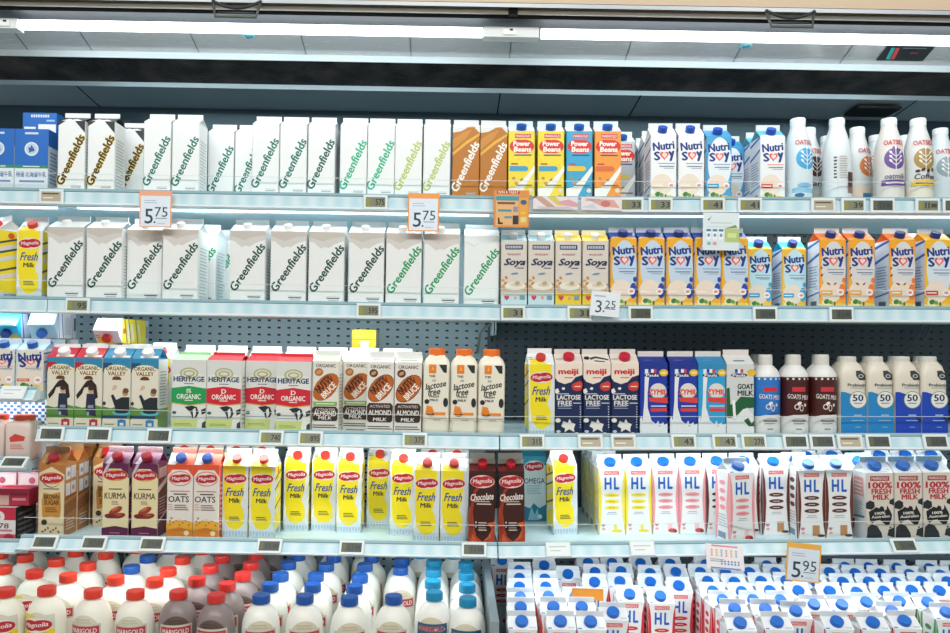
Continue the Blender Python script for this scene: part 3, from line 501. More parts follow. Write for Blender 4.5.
brick('hokkaido', 'blue brick pack with round white badge', 'blue brick packs', .088, .06, .176, '#1d68bd', HOK, side='#cfdbe4', sideart=[r_(0, 0, 1, .12, '#1a62b4'), *bars(.15, .8, .2, .7, 9, '#7f9bb8'), r_(0, .75, 1, 1, '#1d68bd')], top='#d5dfe6')
brick('hok_flat', 'blue brick pack standing upside down on the others', 'blue brick packs', .092, .06, .062, '#1d68bd', [r_(.04, .1, .38, .38, '#dfe6ea'), r_(.46, .05, .98, .5, '#e6e9e4'), *[r_(.24+.07*k, .8, .29+.07*k, .92, '#cfe0ef') for k in range(8)], r_(.7, .62, .95, .7, '#9fc0e0')], top='#2f74c0')
brick('pinkbox', 'pale pink box in the far left stack', 'pale pink boxes', .075, .06, .05, '#eec2c6', [r_(.06, .1, .94, .9, '#f3dadb'), e_(.5, .55, .12, .12, '#c9606c'), r_(.1, .15, .9, .3, '#dd8f99')])
brick('redbox', 'crimson box lying on the black and red box', 'crimson boxes', .085, .06, .042, '#b02a44', [r_(0, 0, .4, .6, '#cfa79a'), r_(.5, .3, .9, .45, '#d98a96'), r_(.45, .6, .95, .75, '#8a1f35')])
brick('blackbox', 'red and white box with black side', 'red and white boxes', .085, .1, .085, '#e0dcd8', [r_(0, .62, 1, 1, '#c02c44'), e_(.5, .72, .17, .17, '#e6dedb'), e_(.5, .72, .05, .05, '#b9364a'), t_('1+78', .5, .45, .6, .16, '#4a3a3a', 0, 0, .02), r_(.1, .28, .9, .34, '#c9787e'), r_(0, .02, 1, .2, '#cf5a68'), e_(.8, .12, .15, .1, '#b02c44')], side='#22282a', sideart=bars(.1, .9, .1, .9, 5, '#7a7672'))
brick('check', 'blue and white checked pack in the far left bay', 'checked packs', .07, .07, .15, '#dfe7ec', [r_(.125*i, .9-.055*j, .125*i+.125, .945-.055*j, '#2f6aa8') for j in range(8) for i in range(8) if (i+j) % 2 == 0])
brick('yellowbox', 'yellow box lying on the almond milk cartons', 'yellow packs', .068, .1, .05, '#e6c62c', [r_(0, .44, 1, .47, '#a88a18'), r_(.35, .0, .7, .38, '#e8e6da'), r_(.1, .6, .5, .7, '#efd95a')], side='#8d8a80', sideart=bars(.1, .9, .1, .9, 6, '#b5b0a0'))

# bottles
def tree(c, txt=None, tc='#3a2b22', band=None, bt=None, extra=()):
    a = [*extra, e_(.5, .66, .3, .3, c)]
    a += [p_([(.49, .46), (.51, .46), (.51, .82), (.49, .82)], '#f0f1ee')]
    for s in (-1, 1):
        for y in (.54, .61, .68):
            a += [p_([(.5, y), (.5+s*.12, y+.06), (.5+s*.12, y+.075), (.5, y+.015)], '#f0f1ee'), e_(.5+s*.135, y+.085, .045, .028, '#f0f1ee', s*45)]
    a += [e_(.5, .84, .03, .05, '#f0f1ee')]
    a.append(t_('OATSIDE', .5, .93, .66, .14, '#cf3a3f', 0, 0, .03))
    if txt: a.append(t_(txt, .5, .37, .56, .15, tc, 0, .15, .02))
    if band: a += [r_(.14, .22, .86, .31, band), r_(.25, .25, .75, .275, bt or '#efe9f4')]
    return a
OP = [(.0, 0), (.034, 0), (.0365, .004), (.0365, .117), (.0355, .133), (.0315, .16), (.026, .183), (.0205, .2), (.019, .209), (.019, .213)]
for k, d, base, art in (('oat_blue', 'white oat bottle with sky blue tree badge', '#d3e2e7', tree('#3ba6d8', extra=[r_(.1, .1, .9, .17, '#8cc5e0'), e_(.45, .22, .22, .07, '#7fb9da'), e_(.3, .06, .13, .06, '#2f5f8a')])),
                        ('oat_brown', 'white oat bottle with dark brown tree badge', '#d3dada', tree('#4a2a22', 'dark', '#5a4a40', extra=[r_(.0, .0, 1, .2, '#e5d9c2')])),
                        ('oat_back', 'white oat bottle turned to its text panel', '#d9e1e3', [r_(.36, .0, .37, .7, '#c6cccd'), *bars(.26, .34, .34, .72, 7, '#4a4038', .5), *bars(.4, .62, .34, .72, 10, '#a9a29a', .35), r_(.63, .2, .86, .44, '#4a2a26'), r_(.63, .1, .86, .2, '#8a6f62')]),
                        ('oat_orange', 'white oat bottle with orange tree badge', '#d5dddd', tree('#d27a3e', extra=[r_(.0, .0, 1, .33, '#ecd9c4'), r_(.3, .1, .9, .2, '#4a86bd')])),
                        ('oat_purple', 'white oat bottle with purple tree badge and band', '#d9d6d1', tree('#6b4a93', 'oatmilk', '#5c6a80', '#5d3f86', extra=[p_([(.42, .86), (.56, .86), (.56, .74), (.4, .74)], '#6b4a93')])),
                        ('oat_gold', 'white oat bottle with gold tree badge', '#d5dcdb', tree('#a88a44', 'Coffee', '#2c241c', '#e3bd2a', '#6a5412', extra=[r_(0, 0, 1, .2, '#e2dccb')])+[e_(.3+.13*k, .46+.02*(k % 2), .06, .04, '#3c2a1c', 40*k) for k in range(4)]),
                        ('oat_plain', 'white oat bottle half hidden behind others', '#cfdadd', tree('#8fa6ad'))):
    bottle(k, d, 'oat milk bottles', OP, base, ('#e3eef1', .0195, .213, .0165), (.095, .012, .16, [r_(0, 0, 1, 1, base)]+art), name='oat_milk_bottle')
LP = [(.0, 0), (.03, 0), (.0333, .004), (.0342, .02), (.0342, .175), (.033, .184), (.028, .195), (.0215, .201), (.0195, .204)]
art = [r_(0, 0, 1, 1, '#ece5d2'), r_(.2, .84, .5, 1.0, '#e8801f'), p_([(.3, .9), (.36, .97), (.42, .9)], '#f3b05c'), p_([(.6, 1.0), (.93, 1.0), (.93, .85), (.8, .86), (.7, .95)], '#22282c'), t_('THIS', .34, .79, .26, .1, '#2a2a2a', 0, 0, .04), t_('is', .42, .72, .16, .11, '#2a2a2a', 0, .2, .0), t_('lactose', .48, .63, .88, .26, '#1d1d1d', 12, .35, .03), t_('free', .42, .51, .52, .28, '#1d1d1d', 8, .35, .03), t_('FRESH', .43, .425, .4, .09, '#2a2a2a', 0, 0, .03), t_('MILK', .43, .36, .36, .09, '#24364a', 0, 0, .04),
       e_(.14, .33, .1, .1, '#22282c'), e_(.9, .32, .1, .19, '#22282c'), p_([(.08, .1), (.14, .26), (.36, .24), (.44, .14), (.9, .14), (.9, .09), (.5, .08)], '#e8892a'), e_(.3, .1, .16, .07, '#5a3c28'), e_(.28, .15, .12, .1, '#e8801f'), r_(.4, .0, .7, .012, '#9a948a')]
bottle('lactose', 'square cream bottle with orange cap', 'square cream bottles', LP, '#ece5d2', ('#ee7420', .0215, .199, .0225), (.062, .04, .14, art), square=.013, sss=.1)
GP = [(.0, 0), (.033, 0), (.0350, .004), (.0354, .02), (.0354, .15), (.0345, .158), (.028, .17), (.0195, .179), (.017, .181)]
def goatb(key, desc, c):
    a = [p_([(0, .33), (.2, .3), (.4, .35), (.6, .4), (.8, .36), (1, .33), (1, 1), (0, 1)], c), *[e_(.3+.1*k, .97, .02, .02, '#e8e2dc') for k in range(5)], r_(.38, .75, .62, .83, '#cf2c3a'), t_('GOATS MILK', .5, .66, .4, .085, '#efe6df', -4, 0, .02), e_(.46, .49, .045, .05, '#efe6df'), e_(.46, .49, .03, .035, c), e_(.5, .55, .04, .03, '#efe6df', 30), e_(.54, .47, .035, .06, '#efe6df'), e_(.54, .47, .024, .045, c), e_(.61, .52, .022, .03, '#efe6df'), r_(.38, .24, .62, .26, '#6d5f58' if c != '#2f7fd0' else '#4a86c4'), r_(.4, .2, .58, .212, '#9a8f88'), r_(.44, .1, .54, .12, '#8f8a86')]
    bottle(key, desc, 'goat milk bottles', GP, '#e4e4e1', ('#dcdad2', .0175, .178, .03), (.232*.6, .004, .147, a), sss=.05)
goatb('goat_blue', 'blue goat milk bottle with white cap', '#2676c6')
goatb('goat_brown', 'brown goat milk bottle with white cap', '#451713')
PP = [(.0, 0), (.031, 0), (.0333, .004), (.0335, .02), (.0333, .14), (.032, .158), (.027, .178), (.0205, .188), (.0185, .19)]
def probio(key, desc, c, leaf):
    a = [p_([(0, 0), (1, 0), (1, .6), (.75, .58), (.4, .62), (.15, .66), (0, .66)], c), p_([(.6, .98), (.78, .985), (.95, .92), (.95, .84), (.72, .84), (.6, .9)], '#2a3236'), e_(.78, .9, .1, .07, '#cfd3d0'), e_(.78, .9, .07, .045, '#2a3236'),
         t_('Probiotic', .62, .765, .72, .12, '#2d3a44', 0, 0, .03), r_(.35, .715, .95, .725, '#8fa6b5'), e_(.66, .54, .34, .34, '#7a8f58'), e_(.66, .54, .315, .315, '#e6e7e2'), t_('50', .66, .57, .42, .27, '#162a52', 0, 0, .035), r_(.5, .48, .82, .495, '#7f93a0'), r_(.5, .3, .8, .315, '#b9cfe0'), r_(.4, .22, .86, .232, '#9fc0dc'), r_(.55, .12, .75, .13, '#9fc0dc')]
    if leaf: a += [e_(.86, .26, .05, .1, '#1c2a48', 20), e_(.95, .23, .05, .08, '#1c2a48', -20)]
    bottle(key, desc, 'probiotic drink bottles', PP, '#dfd8c8', ('#d9d7d0', .0205, .188, .015), (.0655, .003, .167, a), square=.012, sss=.05, name='probiotic_bottle')
probio('pro_sky', 'cream and sky blue probiotic bottle', '#1f86c6', False)
probio('pro_royal', 'cream and royal blue probiotic bottle', '#1544b4', True)
JP = [(.0, 0), (.04, 0), (.0445, .006), (.0455, .02), (.0455, .145), (.044, .162), (.0395, .178), (.032, .19), (.0235, .198), (.0185, .202), (.0175, .206)]
def jug(key, desc, grp, base, capc, art):
    bottle(key, desc, grp, JP, base, (capc, .0218, .2055, .0195), (.1, .07, .122, art), name='milk_jug', sss=.25)
dome = lambda c: p_([(.1, .4)]+[(.5-.38*math.cos(3.14159*k/12), .55+.3*math.sin(3.14159*k/12)) for k in range(13)]+[(.9, .4)], c)
MAR = [r_(.08, .42, .92, .68, '#cfc6b4'), r_(.12, .46, .88, .64, '#b8353f'), t_('MARIGOLD', .5, .55, .66, .12, '#f1dedb', 0, 0, .03), r_(.08, 0, .92, .42, '#e3ded0')]
jug('jug_red', 'white milk jug with red cap', 'white milk jugs with red caps', '#f0ecdf', '#e23d28', [dome('#d5cdb6'), *bars(.3, .7, .7, .8, 2, '#bfb69c'), *MAR])
jug('jug_yellow', 'yellow-labelled milk jug with red cap', 'white milk jugs with red caps', '#eeecdc', '#dc3527', [dome('#d5cdb6'), r_(.05, 0, .95, .8, '#e6cf30'), p_([(.45, .8), (.95, .8), (.95, .5), (.6, .62)], '#d3d0c0'), *[(e[0], e[1], .5, *e[3:]) if False else e for e in oval(.6, .34, .13, '#eadfd0')]])
jug('jug_brown', 'brown chocolate milk jug with red cap', 'chocolate milk jugs', '#8d7f7c', '#d4302a', [dome('#5f4a42'), *bars(.3, .7, .7, .8, 2, '#4f3c36'), *MAR])
jug('jug_blue', 'white milk jug with blue cap', 'white milk jugs with blue caps', '#efeee4', '#15509f', [dome('#d2c8ad'), *bars(.3, .7, .7, .8, 2, '#b9ae92'), *MAR])
jug('jug_teal', 'white milk jug with teal cap', 'white milk jugs with teal caps', '#f0efe8', '#1488b4', [dome('#d2c8ad'), r_(.08, .48, .92, .72, '#1c5a78'), t_('MARIGOLD', .5, .62, .66, .13, '#e0655c', 0, 0, .04), r_(.08, 0, .92, .48, '#e3ded0')])
OJ = [(.0, 0), (.03, 0), (.033, .004), (.033, .085), (.03, .095), (.022, .1), (.021, .102)]
bottle('pinkjug', 'pinkish drink bottle with broad orange cap', 'drink bottles with orange caps', OJ, '#e3cfc4', ('#e8512a', .026, .1, .014), (.058, .015, .07, [p_([(.15, .6), (.4, .75), (.85, .65), (.8, .5), (.2, .45)], '#cf4438'), *bars(.2, .8, .2, .4, 3, '#d5746a')]), square=.008)

# ================================================================ shelves stocked
for k, x in (('hokkaido', (-17, 12)), ('hokkaido', (15, 48))): put(1, k, *x, back=.02, n=2, jit=.1)
X = at(37, 118, .17).x; spawn('hok_flat', (X, .215, EZ+ZL[1]+.1788), (0, 0, 0), 'on the top shelf', 20)
for it in [('gf_black', 57, 85, .0, 0), ('gf_black', 87, 115, .0, 0), ('gf_black', 117, 145, .085, 0), ('gf_teal', 143, 171, -.004), ('gf_teal', 172, 199, -.004), ('gf_teal', 207.5, 234, .085), ('gf_teal', 235, 261, .085), ('gf_teal', 252, 279), ('gf_teal', 279.6, 307), ('gf_dark', 308, 335), ('gf_mint', 340, 367), ('gf_mint', 367.6, 394.6), ('gf_lime', 395, 422), ('gf_lime', 423.5, 450.5), ('gf_brown', 452.8, 479.6), ('gf_brown', 480.3, 506.5),
           ('pb_yellow', 509, 535.5), ('pb_yellow', 538.5, 565), ('pb_blue', 567, 593), ('pb_orange', 595.5, 622), ('pb_silver', 611, 636, .1),
           ('ns_white', 651.5, 677, 0, 0, 3), ('ns_white', 679, 705), ('ns_blue', 707, 732), ('ns_blue', 725, 748, .11), ('ns_red', 763.5, 788, 0, 0, 2),
           ('oat_blue', 783, 811, .0, 16), ('oat_brown', 801, 829, .085, 14), ('oat_plain', 822, 846, .17), ('oat_back', 829, 859, -.004, 0), ('oat_orange', 851, 878, .08, 28), ('oat_plain', 871, 896, .16), ('oat_purple', 882, 911, -.004), ('oat_plain', 900, 926, .16), ('oat_gold', 912, 941, -.004), ('oat_plain', 935, 962, .09)]:
    put(1, *it)
for it in [('mg_fresh', -12, 10, .01, -38), ('mg_fresh', 15, 42, .01, 0), ('gf2_dark', 47, 83, -.005), ('gf2_dark', 86.5, 122.5, -.005), ('gf2_dark', 126, 161, .02), ('gf2_dark', 162.5, 197.5, .0), ('gf2_plain', 183, 215, .1), ('gf2_plain', 203, 235, .2), ('gf2_dark', 230, 264.5), ('gf2_dark', 270.5, 305.5), ('gf2_dark', 308.5, 344), ('gf2_dark', 348.5, 384), ('gf2_green', 386, 421), ('gf2_green', 424, 459.5), ('gf2_plain', 464, 499, .015),
           ('soya_blue', 501.5, 527.5), ('soya_blue', 528.8, 555), ('soya_yellow', 556, 582), ('soya_yellow', 583.2, 609.4), ('ns_yellow', 611, 637), ('ns_yellow', 639, 665), ('ns_yellow', 667, 693.5), ('ns_yellow', 695, 721.5), ('ns_yellow', 722.5, 748.5), ('ns_cyan', 748.5, 772, .05), ('ns_cyan', 783, 806, .05), ('ns_orange', 820, 846), ('ns_orange', 849, 875), ('ns_orange', 889, 916), ('ns_gold', 925, 952)]:
    put(2, *it)
put(2, 'ns_yellow', 915, 935, .09)
for it in [('ov_red', 46.5, 74), ('ov_red', 74.7, 102.2), ('ov_blue', 102.8, 130.2), ('ov_blue', 130.8, 158.4), ('mg_fresh', 149, 175, .09), ('her_green', 175.5, 209.5), ('her_red', 211, 245.5), ('her_red', 246.5, 275, .035), ('her_red', 274.5, 309.2, -.01), ('alm_green', 310, 337.5, .0), ('alm_green', 343, 370, .055), ('alm_dark', 366, 393, -.02), ('alm_dark', 394.5, 421.5, -.02), ('lactose', 422.5, 448.7, -.01), ('lactose', 450, 476.5, -.01), ('lactose', 477.5, 502, -.01),
           ('mg_fresh', 529, 554.5, 0, 4), ('mj', 556, 583), ('mj_open', 584.3, 611), ('mj', 613, 639), ('zy_royal', 641, 668), ('zy_royal', 671, 698), ('zy_sky', 699.5, 727), ('goat', 728.8, 757),
           ('goat_blue', 757, 786, -.012), ('goat_brown', 784.5, 813, -.012), ('goat_brown', 813.5, 842, -.012), ('pro_sky', 842, 868.5), ('pro_sky', 868.8, 895), ('pro_royal', 895.3, 921.5), ('pro_royal', 922, 948.5)]:
    put(3, *it)
for x in (93, 130, 193, 228, 263, 298, 330, 362, 396): put(3, 'back_white', x-16, x+16, .14)
for x in (733, 763): put(3, 'goat_brown' if x > 740 else 'goat_blue', x-12, x+12, .12)
for x in (800, 827): put(3, 'goat_brown', x-13, x+13, .085)
for x in (851, 877, 903, 928): put(3, 'pro_sky' if x < 890 else 'pro_royal', x-13, x+13, .085)
for it in [('mg_brown', 38.5, 64, .0, 0, 4), ('mg_brown', 92, 118, .12), ('mg_kurma', 102, 128.7, .01), ('mg_kurma', 131.5, 158, .01), ('mg_oats', 167.5, 193, .01), ('mg_oats', 193.7, 219.3, .01), ('mg_fresh', 222, 247.5, .03), ('mg_fresh', 249.5, 275, .03), ('mg_fresh', 284, 308.5, .11), ('mg_fresh', 311.5, 336.5, .12), ('mg_fresh', 337, 361.5, .1), ('mg_fresh', 367, 391, .165), ('mg_fresh', 390.5, 415, .085), ('mg_fresh', 414, 440, .01), ('mg_fresh', 440.6, 466.5, .01), ('mg_choc', 469, 495.5, -.015), ('mg_choc', 500, 526, -.015),
           ('mg_omega', 524, 547, .27), ('mg_fresh', 552, 577, .1, 8), ('hl_yellow', 600.5, 626.5, .09, 0, 4), ('hl_yellow', 627.3, 652.3, .09), ('hl_pink', 653.6, 679.5, .09), ('hl_pink', 680, 706, .09), ('hl_choc', 711, 736, .09), ('hl_pink', 728, 753, -.003, 14), ('hl_choc', 737.5, 763, .09), ('hl_choc', 763.5, 789, .07), ('hl_choc', 798, 823.5, .02, 0, 2), ('hl_choc', 824.5, 850, .02), ('cow', 868, 895, -.008, 0, 2), ('cow', 896, 923.5, -.008), ('cow', 924.5, 952, -.008)]:
    put(4, *it)
for x in (182, 208, 234, 260, 432, 456): put(4, 'mg_fresh', x-12, x+12, .19)
for x in (884, 910, 936): put(4, 'hl_choc', x-12.5, x+12.5, .17)
for x in (810, 836): put(4, 'hl_choc', x-12.5, x+12.5, .18)
for row in PENDING: settle(row)
# lying packs on top of the third-shelf stock
def lay(key, px, py, Y, z, rot, where):
    X = at(px, py, Y).x; spawn(key, (X, Y, z), rot, where, px)
topz = EZ+ZL[3]+.2195
TYPES['mg_lying'] = dict(TYPES['mg_fresh'], desc='yellow milk carton lying flat on the row behind'); TYPES['ns_lying'] = dict(TYPES['ns_cyan'], desc='blue and yellow carton lying flat'); TYPES['nw_lying'] = dict(TYPES['ns_short'], desc='short white carton lying flat')
# a carton on its back: its roof faces the shopper
lay('mg_lying', 137, 330, .335, topz+.034, (R(90), 0, 0), 'on the third shelf')
lay('yellowbox', 366, 336, .3, topz+.001, (0, 0, 0), 'on the third shelf')
# far-left bay: lower shelves at heights of their own
ZF = {'a': -.122, 'b': -.3, 'c': -.505}
wl = 'in the far left bay'
def far(key, px, py, Y, z, n=1):
    X = at(px, py, Y).x
    for k in range(n): spawn(key, (X, Y+TYPES[key]['D']/2+k*(TYPES[key]['D']+.004), EZ+z+.0005), (0, 0, R(random.uniform(-1, 1))), wl, px+k*.01)
def farx(key, X, Y, z, n=1, dz=0):
    T = TYPES[key]
    for k in range(n): spawn(key, (X, Y+k*(T['D']+.006), EZ+z+.0006+k*dz), (0, 0, R(random.uniform(-.5, .5))), wl, X)
for X in (-1.081, -1.154, -1.227): farx('ns_short', X, .07, ZF['a'], 3)
for X in (-1.105, -1.174): farx('pinkjug', X, .06, ZF['b'])
for X in (-1.108, -1.182): farx('check', X, .15, ZF['b'])
farx('blackbox', -1.15, .08, ZF['c']); farx('redbox', -1.125, .075, ZF['c']+.0875)
for X in (-1.13, -1.21):
    for k in range(3): farx('pinkbox', X, .18, ZF['c']+k*.053)
spawn('ns_lying', (-1.19, .3, EZ+ZF['a']+.133+.0335), (R(90), 0, 0), wl, 0); spawn('nw_lying', (-1.1, .245, EZ+ZF['a']+.133+.0375), (R(90), 0, 0), wl, 1)
# ---------------------------------------------------------------- lower well: jugs on the left, cartons on the right
ZD = -.83
def depth(px, py, zc):
    x, y = unroll(px, py); d = -zc*F/y
    return x*d/F, d-DC
def relax(P, w, h, it=600, fixed_y=False):
    for _ in range(it):
        mv = False
        for i in range(len(P)):
            for j in range(i):
                dx, dy = P[i][0]-P[j][0], P[i][1]-P[j][1]; ox, oy = w-abs(dx), h-abs(dy)
                if ox > 0 and oy > 0:
                    mv = True
                    if ox < oy: s = (ox/2+1e-4)*(1 if dx >= 0 else -1); P[i][0] += s; P[j][0] -= s
                    else: s = (oy/2+1e-4)*(1 if dy >= 0 else -1); P[i][1] += s; P[j][1] -= s
        for p in P: p[1] = min(p[1], .445); p[0] = max(p[0], .155)
        if not mv: break
J = [('y', 46.8, 590.5), ('r', 93.4, 593), ('r', 135.5, 594), ('b', 178.5, 594), ('b', 217.2, 596.7), ('u', 262.2, 597.2), ('u', 305.3, 598), ('u', 350, 599), ('u', 393.7, 599), ('t', 435.3, 595.5), ('t', 476.6, 601.4),
     ('y', 34.5, 573.7), ('r', 68.2, 577.4), ('r', 115.8, 580), ('r', 154.9, 582), ('b', 197, 581), ('b', 228.7, 585.5), ('u', 270.6, 586.8), ('u', 312.4, 587.6), ('u', 354.5, 588.8), ('t', 434, 584), ('t', 473, 587.6), ('u', 401, 570.3),
     ('r', 3.4, 569.5), ('r', 56.4, 562), ('r', 88, 566), ('u', 131.8, 569), ('r', 168.4, 571.5), ('b', 210.5, 568.6), ('b', 240.8, 577.4), ('u', 279.9, 577.4), ('u', 315.7, 577), ('u', 359.6, 579), ('t', 436.7, 572.8), ('t', 472.4, 575.4),
     ('r', 23.2, 557.7), ('r', 2.5, 555), ('r', 76, 552.6), ('r', 106, 555), ('u', 147.8, 558.5), ('r', 182.7, 560), ('b', 222.6, 558.5), ('b', 251, 565.3), ('u', 288.5, 565), ('u', 326.7, 566.6), ('u', 365, 567), ('u', 405.9, 561.4), ('t', 439.5, 563.6), ('t', 472.4, 565), ('u', 298, 556.5), ('u', 333.5, 558.5), ('u', 372, 558.5), ('y', 6, 592)]
JK = {'y': 'jug_yellow', 'r': 'jug_red', 'b': 'jug_brown', 'u': 'jug_blue', 't': 'jug_teal'}
P = [list(depth(px, py, ZD+.2155))+[JK[k], px] for k, px, py in J]
def relax_round(P, dmin):
    for _ in range(600):
        mv = False
        for i in range(len(P)):
            for j in range(i):
                dx, dy = P[i][0]-P[j][0], P[i][1]-P[j][1]; d = math.hypot(dx, dy)
                if d < dmin:
                    mv = True; s = (dmin-d)/2+1e-4; d = d or 1
                    P[i][0] += dx/d*s; P[i][1] += dy/d*s; P[j][0] -= dx/d*s; P[j][1] -= dy/d*s
        for p in P: p[0] = min(p[0], .042); p[1] = min(p[1], .45)
        if not mv: break
relax_round(P, .0938)
for Yb in (.36, .4, .452):
    for q in range(64):
        Xb = -1.5+q*.0243
        if Xb < .042 and min(math.hypot(Xb-p[0], Yb-p[1]) for p in P) > .0942:
            nb = min(P, key=lambda p: abs(Xb-p[0])*2+abs(Yb-p[1])); P.append([Xb, Yb, nb[2] if nb[2] != 'jug_yellow' else 'jug_red', 0])
for X, Y, k, px in P: spawn(k, (X, Y, EZ+ZD+.0005), (0, 0, R(random.uniform(-12, 12))), 'in the lower well', (X, Y))
CT = [(522, 621), (561, 621), (590, 621), (612.5, 612.4), (629.5, 594), (660, 596), (678, 585.5), (739.4, 622.5), (776, 621.6), (835.8, 621.3), (871.6, 622), (903, 620.5), (796, 610.7), (925, 602, 'g'),
      (521, 607), (520.5, 597), (520, 587), (519.7, 578, 'o'), (519.6, 570, 'o'), (554, 606.5), (549, 596.4), (545.7, 587, 'a'), (545, 578.7, 'a'), (582, 606.8), (575, 596), (594.5, 582), (619.7, 581.2), (595, 572), (621, 571), (588, 562.7), (612, 562.7), (568, 574), (650.5, 581.8), (650, 573), (675.5, 572), (640, 562.5),
      (733.5, 608), (766, 607.8), (722.6, 600), (752.5, 599.4), (780, 600), (712.5, 591), (742, 592), (769.4, 590.5), (707.4, 581), (734, 581.8), (760.5, 581), (785.7, 580.4), (700, 572), (725, 572), (749, 572), (775, 572), (763, 562.7), (703, 562), (790, 563), (802, 572),
      (810, 604), (841, 604.3), (867.4, 603), (888.5, 609.4), (899.4, 601), (797.6, 590.5), (829, 591), (855.7, 592), (883, 591), (910.4, 590), (938, 590.5), (815, 582.4), (842, 581.8), (868, 581.6), (895, 582), (919.6, 580.4), (946, 581), (828.7, 572), (852.6, 572), (878.4, 572.8), (904, 571.6), (936, 572.8), (838, 562.7), (862.4, 564), (887.3, 563), (922, 565), (947.4, 566), (945, 612, 'g')]
CK = {'g': 'hl_green', 'o': 'hl_orange', 'a': 'hl_aqua'}
P = [list(depth(c[0], c[1], ZD+.189))+[CK.get(c[2], 'hl_red') if len(c) > 2 else 'hl_red'] for c in CT]
relax(P, .0712, .0712)
for p in P: p[1] += .0  # cap sits on the front slope, so the carton centre lies a little behind it
WELL = []
for Yb in (.36, .4, .446):
    for q in range(75):
        Xb = .156+q*.0205
        if all(abs(Xb-p[0]) > .0714 or abs(Yb-p[1]) > .0714 for p in P): P.append([Xb, Yb, 'hl_red'])
for X, Y, k in P:
    if X*F/(DC+Y) > 530: continue
    o = spawn(k, (X, Y+.012, EZ+ZD+.0005), (0, 0, R(random.uniform(-.6, .6))), 'in the lower well', (X, Y)); WELL.append(o)

# ================================================================ the display case
case = thing('refrigerated_display_case', 'long white open chiller case with lit shelves full of milk', 'chiller')
XL, XE = -1.75, 1.95
WHITE = mat('#dfeef2', .35); TEAL = mat('#8fb3bd', .3); STEEL = mat('#a9b4b8', .28, .8); DARK = mat('#15191b', .6); UND = mat('#c3dde4', .45)
def part(name, mb, parent=case, loc=(0, 0, 0), rot=(0, 0, 0)): return link(name, mb.mesh(name), parent, loc, rot)
for nm, x0, x1, c in (('a', XL, XA-.002, '#9fb4bc'), ('b', XA+.002, XB-.004, '#9fb4bc'), ('c', XB+.004, XE, '#4f5b63')):  # right bay: same steel, colour darkened for the shade below its unlit shelf
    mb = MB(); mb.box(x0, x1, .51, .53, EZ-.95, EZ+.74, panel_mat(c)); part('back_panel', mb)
for x in (XA, XB):
    mb = MB(); mb.box(x-.014, x+.014, .499, .5095, EZ-.83, EZ+.7, mat('#4d5a60', .5))
    for k in range(40): mb.box(x-.004, x+.004, .4985, .499, EZ-.8+k*.036, EZ-.785+k*.036, DARK)
    part('upright', mb)
LIGHTS = []
def shelf(xc0, xc1, Yf, z, slope, tilt, lamp, riser=True):
    xm = (xc0+xc1)/2; hw = (xc1-xc0)/2-.0015
    b = MB(); b.box(-hw, hw, Yf+.014, .497, -.02, 0, UND); b.box(-hw, hw, Yf+.03, Yf+.036, -.03, -.02, UND)
    for s in (-1, 1): b.box(s*hw-.004 if s > 0 else -hw, s*hw if s > 0 else -hw+.004, .36, .497, -.06, -.02, UND)
    sh = part('shelf', b, case, (xm, 0, z), (0, -slope, 0))
    L = .04; ty, tz = -math.sin(tilt)*L, -math.cos(tilt)*L
    top = (Yf, .011)
    r = MB(); r.extrude_x([(Yf+.0135, .011), (Yf, .011), (Yf+ty, .011+tz), (Yf+ty+.006, .008+tz), (Yf+.012, -.02)], -hw, hw, WHITE); pr = part('price_rail', r, sh)
    # printed strip held in the rail, grey upper lip, white lower lip
    q = MB(); ny, nz = -math.cos(tilt), math.sin(tilt)
    def on(s, o): return (Yf+ty*s+ny*o, .011+tz*s+nz*o)
    q.extrude_x([on(.24, .0002), on(.24, .0009), on(.86, .0009), on(.86, .0002)], -hw, hw, RAIL); part('rail_strip', q, sh)
    q = MB(); q.extrude_x([on(0, .0002), on(0, .003), on(.16, .003), on(.2, .0002)], -hw, hw, TEAL); q.extrude_x([on(.9, .0002), on(.9, .004), on(1.0, .004), on(1.0, .0002)], -hw, hw, mat('#e9f3f5', .3)); part('rail_lip', q, sh)
    if riser:
        q = MB(); q.box(-hw, hw, Yf+.0105, Yf+.0125, .0112, .052, CLEAR); part('clear_riser', q, sh)
        q = MB(); q.box(-hw, hw, Yf+.0105, Yf+.0125, .0521, .0532, mat('#dfe9ea', .2)); part('riser_edge', q, sh)
    if lamp:
        q = MB(); q.box(-hw+.03, hw-.03, Yf+.06, Yf+.085, -.028, -.0205, mat('#f4fbff', .4, emit=1.5)); part('light_strip', q, sh)
        LIGHTS.append((xm, Yf+.0725, z-.03, slope, 2*hw-.08, lamp))
    return sh
for row, tilt in ((1, 0), (2, R(4)), (3, R(18)), (4, R(38))):
    z = EZ+ZL[row]
    xa = X4 if row == 4 else XA
    if row < 3: shelf(XL, XA, RAILY[row], z, 0, tilt, 1.0)
    lk = {1: 1.15, 2: 1.4, 3: .95, 4: 1.3}[row]
    shelf(xa, XB, RAILY[row], z, 0, tilt, lk)
    zc = z+SL[row]*((XE-XB)/2); shelf(XB, XE, RAILY[row], zc, SL[row], tilt, 0 if row == 2 else lk)
for k, tilt in (('a', R(35)), ('b', R(50)), ('c', R(50))): shelf(XL, X4 if k == 'c' else -1.07 if k == 'b' else XA, -.0, EZ+ZF[k], 0, tilt, .6, riser=False)
mb = MB(); mb.box(XL, XE, -.22, .5, EZ+ZD-.03, EZ+ZD, mat('#cfdfe3', .4)); part('deck', mb)
mb = MB(); mb.extrude_x([(-.22, EZ+ZD-.5), (-.22, EZ+ZD+.06), (-.235, EZ+ZD+.07), (-.25, EZ+ZD+.06), (-.25, EZ+ZD-.5)], XL, XE, WHITE); part('front_bumper', mb)
mb = MB(); mb.box(XL, XE, -.18, .53, EZ+ZD-.62, EZ+ZD-.5, mat('#3a4246', .5)); part('plinth', mb)
